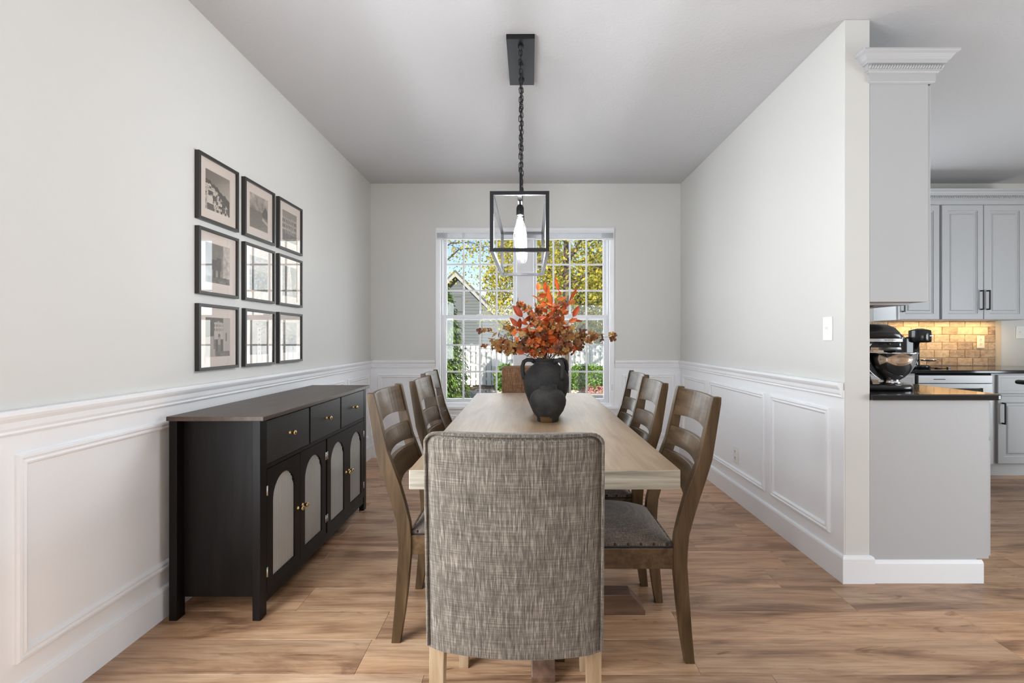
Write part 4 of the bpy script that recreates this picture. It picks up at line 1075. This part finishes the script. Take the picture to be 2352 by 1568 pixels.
MB().box(-.19, .024, -.050, .052, .222, .252).build('head_underside', M['black_enamel'], mx, bevel=.01)
MB().lathe([(.048, .222), (.050, .210), (.042, .206), (.0005, .206)], 28, .0, 0).build('planetary_ring', M['steel'], mx)
MB().lathe([(.028, .206), (.026, .196), (.010, .194), (.008, .150), (.0005, .15)], 20, 0, 0).build('beater_shaft', M['black_gloss'], mx)
MB().tube([(-.06, -.066, .240), (-.065, -.078, .240)], .0035, 8).ellipsoid((-.066, -.083, .240), (.007, .007, .007), 10, 8).build('speed_knob', M['black_gloss'], mx)
mb = MB()
for k in range(8): mb.box(-.075 + k * .008, -.0735 + k * .008, -.0675, -.0667, .258, .264)
tag(mb.build('speed_marks', M['dark'], mx), kind='stuff')
MB().lathe([(.045, .031), (.050, .034), (.048, .041), (.040, .046), (.043, .050), (.062, .064), (.086, .090), (.106, .125), (.115, .160), (.118, .188), (.1215, .191), (.1215, .194), (.117, .194), (.112, .16), (.102, .125), (.08, .09), (.05, .06), (.0005, .055)], 56).build('bowl', M['polished'], mx)
MB().tube([(.02, -.117, .17), (.03, -.145, .165), (.03, -.150, .13), (.02, -.128, .10), (.015, -.100, .10)][:1] + [(.02, .117, .17), (.03, .145, .165), (.03, .150, .13), (.02, .128, .10), (.015, .105, .108)][1:] if False else [(-.02, .112, .17), (-.03, .145, .165), (-.03, .150, .13), (-.02, .128, .10), (-.015, .098, .112)], .005, 8).build('bowl_handle', M['polished'], mx)

# capsule coffee machine on the back counter
cf = thing('coffee_machine', 'black capsule coffee machine with round head on the back counter', 'coffee machine', (3.585, 4.46, .9130))
MB().lathe([(.0005, .358), (.050, .356), (.080, .346), (.084, .338), (.084, .255), (.080, .240), (.060, .233), (.0005, .232)], 36, .01, -.02).build('brew_head', M['black_gloss'], cf)
MB().lathe([(.0005, .363), (.030, .362), (.048, .3565)], 30, .01, -.02).build('lid_cap', M['brass'], cf)
MB().lathe([(.050, .0), (.046, .02), (.042, .12), (.046, .236)], 28, .01, .05, caps=True).build('column', M['black_gloss'], cf)
MB().box(-.125, -.035, -.02, .17, .012, .285).build('water_tank', M['black_gloss'], cf, bevel=.018, seg=3)
MB().lathe([(.0005, .030), (.066, .030), (.070, .026), (.070, .0), (.0005, 0)], 32, .01, -.03).build('drip_base', M['black_gloss'], cf)
MB().lathe([(.0005, .078), (.052, .078), (.056, .074), (.054, .068), (.0005, .066)], 28, .055, -.06).build('cup_support', M['black_metal'], cf)
MB().tube([(.055 + .056 * cos(2 * pi * k / 28), -.06 + .056 * sin(2 * pi * k / 28), .079) for k in range(28)], .003, 6, loop=True).build('support_ring', M['polished'], cf)
B(.03, .062, -.1065, -.1045, .292, .297).build('maker_badge', M['silver'], cf)
t = thing('power_cable', 'black power cable coiled at the coffee machine foot', 'cable', (3.68, 4.42, .9130))
MB().tube([(.0, .04, .004), (.05, .02, .004), (.075, -.015, .004), (.045, -.045, .004), (.0, -.04, .004), (.03, -.005, .008), (.085, .0, .004), (.12, -.03, .004)], .0035, 6).build('cable', M['black_gloss'], t)
MB().box(.115, .14, -.045, -.025, 0, .014).build('plug', M['black_gloss'], t, bevel=.003)

# ------------------------------------------------------------------ outdoors
GZ = -.56
struct('ground', B(-30, 40, YB + .15, 70, GZ - .3, GZ - .02), M['lawn'], 'lawn beyond the fence', 'ground')
struct('driveway', B(-30, 40, YB + .16, 15.1, GZ - .02, GZ), M['asphalt'], 'grey asphalt drive outside the window', 'driveway')
struct('kerb', B(-30, 40, 15.1, 15.42, GZ - .02, GZ + .03), M['kerb'], 'pale concrete kerb before the planting bed', 'kerb')
struct('planting_bed', B(-30, 40, 15.42, 18.4, GZ - .02, GZ - .005), M['mulch'], 'brown mulched planting bed along the fence', 'planting bed')
nr = np.random.RandomState(3)
mb = MB()
for k in range(900):
    x, y = nr.uniform(-5, 3), nr.uniform(15.5, 16.6); r = nr.uniform(.03, .075)
    mb.ellipsoid((x, y, GZ + r * .3), (r, r * nr.uniform(.7, 1.2), r * .6), 6, 4)
tag(mb.build('pebbles', M['pebble'], recalc=False), 'cream pebbles strewn along the planting bed', 'pebbles', kind='stuff')
# fence
fn = thing('board_fence', 'white wooden board fence with narrow gaps across the yard', 'fence', (0, 17.7, GZ))
fb = B(0, .142, -.018, 0, .06, 1.52).mesh('board', M['fence'], bevel=.004, seg=1)
for k in range(96): place('board', fb, fn, (-4.2 + k * .188, random.uniform(-.004, .004), random.uniform(-.012, .012)))
for z in (.28, .80, 1.30): B(-4.3, 14.0, .002, .042, z - .045, z + .045).build('rail', M['fence'], fn)
bd = B(0, .142, .044, .062, .06, 1.52).mesh('rear_board', M['fence'])
for k in range(96): 
    if k % 1 == 0: place('rear_board', bd, fn, (-4.2 + k * .188 + .125, 0, random.uniform(-.012, .012))).scale = (.36, 1, 1)
for k in range(9): B(-4.25 + k * 2.25, -4.15 + k * 2.25, .064, .164, 0, 1.56).build('post', M['fence'], fn)
# house
hs = thing('grey_house', 'grey sided house with a steep gable beyond the fence', 'house', (-3.386, 24, GZ))
pk = 4.416 - GZ; hwid = 2.75
wall = [(-hwid, 0), (hwid, 0), (hwid, pk - hwid * 1.0), (0, pk - .10), (-hwid, pk - hwid * 1.0)]
MB().loft([[(x, y, z) for x, z in wall] for y in (0, 8)]).build('wall', M['siding'], hs)
mb = MB(); z = .3
while z < pk - .35:
    half = min(hwid, (pk - .12 - z) / 1.0 if z > pk - hwid else hwid); half = min(half, max(.05, (pk - z - .12)))
    mb.loft([[(-half, 0, z), (-half, -.022, z), (-half + .0, -.004, z + .15), (-half, 0, z + .15)], [(half, 0, z), (half, -.022, z), (half, -.004, z + .15), (half, 0, z + .15)]]); z += .15
tag(mb.build('lap_siding', M['siding'], hs), kind='stuff')
for s_ in (-1, 1):
    MB().loft([[(0, y, pk + .12), (0, y, pk - .02), (s_ * (hwid + .3), y, pk - hwid - .32), (s_ * (hwid + .3), y, pk - hwid - .18)] for y in (-.35, 8.3)]).build('roof_slope', M['roofing'], hs)
    MB().loft([[(0, y, pk - .01), (0, y, pk - .20), (s_ * (hwid + .28), y, pk - hwid - .49), (s_ * (hwid + .28), y, pk - hwid - .30)] for y in (-.36, -.32)]).build('rake_board', M['trimgrey'], hs)
MB().mitre((-.35, -.03, pk - 1.9), (1, 0, 0), (0, 0, 1), (0, -1, 0), .7, .8, [(0, 0), (0, .04), (.06, .04), (.08, .01)], True).build('gable_vent', M['siding'], hs)

def leaf_mesh_np(name, P, size, mt, seed, aspect=.55, droop=0.0, tone=None, dirs=None):
    r = np.random.RandomState(seed); n = len(P); s = size * r.uniform(.65, 1.25, n)
    if dirs is None:
        d = r.normal(size=(n, 3)); d[:, 2] -= droop
    else: d = dirs + r.normal(size=(n, 3)) * .35
    d /= np.linalg.norm(d, axis=1)[:, None]
    q = r.normal(size=(n, 3)); u = np.cross(d, q); u /= np.linalg.norm(u, axis=1)[:, None]
    nrm = np.cross(d, u)
    a = P; b = P + d * (s * .5)[:, None] + u * (s * aspect * .5)[:, None] + nrm * (s * .12)[:, None]
    c = P + d * s[:, None]; e = P + d * (s * .5)[:, None] - u * (s * aspect * .5)[:, None] + nrm * (s * .12)[:, None]
    V = np.stack([a, b, c, e], 1).reshape(-1, 3).astype(np.float32)
    me = bpy.data.meshes.new(name); me.vertices.add(4 * n); me.vertices.foreach_set('co', V.ravel())
    me.loops.add(4 * n); me.loops.foreach_set('vertex_index', np.arange(4 * n, dtype=np.int32))
    me.polygons.add(n); me.polygons.foreach_set('loop_start', np.arange(0, 4 * n, 4, dtype=np.int32)); me.polygons.foreach_set('loop_total', np.full(n, 4, dtype=np.int32))
    if tone is None: tone = r.uniform(0, 1, n)
    at = me.attributes.new('tone', 'FLOAT', 'POINT'); at.data.foreach_set('value', np.repeat(tone, 4).astype(np.float32))
    me.materials.append(mt); me.update(); me.validate(); return me
def tree(name, label, cat, base, height, crown_r, crown_z, n, size, mt, seed, trunk_r=.14, lean=0.0, limbs=9, group=None, tone_shift=0.0, sparse=1.0):
    r = random.Random(seed); t = thing(name, label, cat, base, 0, group)
    mb = MB(); top = Vector((lean, 0, height * .86)); pts = [Vector((lean * (k / 6) ** 1.5 + r.uniform(-.04, .04) * (k > 0), r.uniform(-.04, .04) * (k > 0), top.z * k / 6)) for k in range(7)]
    mb.tube(pts, [trunk_r * (1.15 - .95 * k / 6) for k in range(7)], 9)
    tips = []
    for k in range(limbs):
        h = crown_z - crown_r[2] * .75 + (crown_r[2] * 1.5) * (k + .5) / limbs; h = max(h, .3)
        f = min(1, h / top.z); o = Vector((lean * f ** 1.5, 0, min(h, top.z) - .25)); a = k * 2.4 + r.uniform(-.4, .4)
        q = sqrt(max(.05, 1 - ((h - crown_z) / crown_r[2]) ** 2)); e = Vector((lean * f + cos(a) * crown_r[0] * .85 * q, sin(a) * crown_r[1] * .85 * q, h + r.uniform(.1, .6)))
        mid = o.lerp(e, .5) + Vector((0, 0, r.uniform(0, .35))); path = [o, o.lerp(mid, .6), mid, mid.lerp(e, .55), e]; rad = trunk_r * .42
        mb.tube(path, [rad, rad * .8, rad * .55, rad * .35, rad * .12], 6)
        for j in range(4):
            b0 = path[2].lerp(path[4], r.uniform(0, .9)); b1 = b0 + Vector((r.uniform(-1, 1) * crown_r[0], r.uniform(-1, 1) * crown_r[1], r.uniform(-.4, .5) * crown_r[2])) * .38
            mb.tube([b0, b0.lerp(b1, .5) + Vector((0, 0, .05)), b1], [rad * .25, rad * .15, rad * .05], 5); tips += [b0.lerp(b1, .5), b1]
        tips += [path[3], e]
    mb.build('trunk', M['bark'], t, recalc=False)
    g = np.random.RandomState(seed); tp = np.array([tuple(p) for p in tips]); idx = g.randint(0, len(tp), n)
    clus = g.normal(size=(len(tp), 3)) * .1
    P = tp[idx] + g.normal(size=(n, 3)) * np.array([crown_r[0], crown_r[1], crown_r[2]]) * .17 * sparse
    m2 = n // 3; th = g.uniform(0, 2 * pi, m2); cz = g.uniform(-1, 1, m2); rr_ = g.uniform(.55, 1, m2) ** .5
    P[:m2] = np.stack([lean * .8 + crown_r[0] * rr_ * np.sqrt(1 - cz ** 2) * np.cos(th), crown_r[1] * rr_ * np.sqrt(1 - cz ** 2) * np.sin(th), crown_z + crown_r[2] * rr_ * cz], 1)
    P[:, 2] = np.maximum(P[:, 2], .1)
    cl_t = g.uniform(0, 1, len(tp)); tone = np.clip(.45 * cl_t[idx] + .55 * g.uniform(0, 1, n) + tone_shift, 0, 1)
    tag(place('foliage', leaf_mesh_np('foliage', P, size, mt, seed, droop=.5, tone=tone), t), kind='stuff')
    return t
G3 = 'autumn trees beyond the window'
tree('autumn_tree', 'large yellow-leaved tree with brown trunk seen through the right window', 'tree', (1.05, 12.9, GZ), 7.5, (2.1, 1.5, 2.4), 5.0, 9500, .105, M['leaf_yellow'], 1, .13, .12, 12, G3)
tree('autumn_tree', 'sparse tree whose thin branches cross the sky in the left window', 'tree', (-2.6, 11.5, GZ), 7.0, (2.6, 1.2, 1.3), 4.25, 4200, .075, M['leaf_yellow'], 2, .07, .5, 12, G3, .12, .8)
tree('autumn_tree', 'yellow tree beside the gable of the grey house', 'tree', (.1, 21.0, GZ), 7.5, (1.9, 1.6, 2.6), 4.2, 8500, .15, M['leaf_yellow'], 3, .14, 0, 12, G3, .05)
for k, (x, y, h, s_, lab) in enumerate([(2.5, 22.5, 6.3, .0, 'yellow-green tree behind the fence, right of the vase flowers'), (4.4, 25.5, 7.2, -.1, 'green-gold tree behind the fence at the right window edge'), (6.8, 24.0, 7.8, .05, 'yellow tree over the fence, mirrored in the framed photos'),
                                       (9.3, 26.0, 8.4, -.05, 'green-gold tree mirrored in the middle framed photos')]):
    tree('autumn_tree', lab, 'tree', (x, y, GZ), h, (2.1, 1.7, h * .38), h * .52, 6500, .17, M['leaf_yellow'], 20 + k, .15, 0, 11, G3, s_ - .08)
# spruce at left
sp = thing('spruce', 'green spruce with drooping branches at the left edge of the window', 'tree', (-2.32, 13.2, GZ))
MB().tube([(0, 0, 0), (.02, 0, 1.8), (0, 0, 3.3)], [.10, .07, .02], 8).build('trunk', M['bark'], sp)
g = np.random.RandomState(5); P = []; D = []; mb = MB()
for k in range(90):
    z = .25 + 2.95 * k / 90; a = k * 2.4; ln_ = .82 * (1 - z / 3.9) + .12; c, s_ = cos(a), sin(a)
    mb.tube([(0, 0, z), (c * ln_ * .6, s_ * ln_ * .6, z - .02), (c * ln_, s_ * ln_, z - .18)], [.014, .008, .003], 4)
    m_ = 170; q = g.uniform(.15, 1, m_); off = g.normal(size=(m_, 3)) * .06; off[:, 2] -= np.abs(g.normal(size=m_)) * .10
    P.append(np.stack([c * ln_ * q, s_ * ln_ * q, z - .18 * q ** 2], 1) + off); D.append(np.tile([c * .7, s_ * .7, -.8], (m_, 1)))
tag(mb.build('branches', M['bark'], sp, recalc=False), kind='stuff')
P = np.concatenate(P); D = np.concatenate(D)
tag(place('foliage', leaf_mesh_np('foliage', P, .11, M['needle'], 6, .30, dirs=D), sp), kind='stuff')
def shrub(name, label, loc, rx, rz, n, size, mt, seed):
    t = thing(name, label, 'shrub', loc); g = np.random.RandomState(seed)
    mb = MB()
    for k in range(9):
        a = k * 2.4; mb.tube([(0, 0, 0), (cos(a) * rx * .3, sin(a) * rx * .3, rz * .5), (cos(a) * rx * .7, sin(a) * rx * .7, rz * 1.1)], [.02, .013, .005], 5)
    tag(mb.build('stems', M['bark'], t, recalc=False), kind='stuff')
    th = g.uniform(0, 2 * pi, n); cz = g.uniform(-.75, 1, n); q = g.uniform(.55, 1.0, n) ** .5 * (1 + .10 * np.sin(5 * th) * np.cos(4 * cz))
    P = np.stack([rx * q * np.sqrt(1 - cz ** 2) * np.cos(th), rx * q * np.sqrt(1 - cz ** 2) * np.sin(th), rz * (.8 + q * cz * 1.0)], 1); P[:, 2] = np.maximum(P[:, 2], .02)
    tag(place('foliage', leaf_mesh_np('foliage', P, size, mt, seed), t), kind='stuff')
shrub('round_shrub', 'rounded green shrub before the fence at the right window edge', (2.05, 16.4, GZ), .80, .50, 4200, .085, M['leaf_green'], 31)
shrub('round_shrub', 'smaller green shrub to the right of the rounded shrub, by the fence', (3.5, 16.6, GZ), .85, .45, 2500, .09, M['leaf_green'], 32)
shrub('leafy_perennial', 'light green leafy plant before the fence, left of the mullion', (-.66, 16.0, GZ), .34, .50, 650, .14, M['leaf_green'], 33)
shrub('flowering_plant', 'low pink and yellow flowers below the rounded shrub', (2.35, 15.75, GZ), .55, .13, 700, .055, M['pink'], 34)
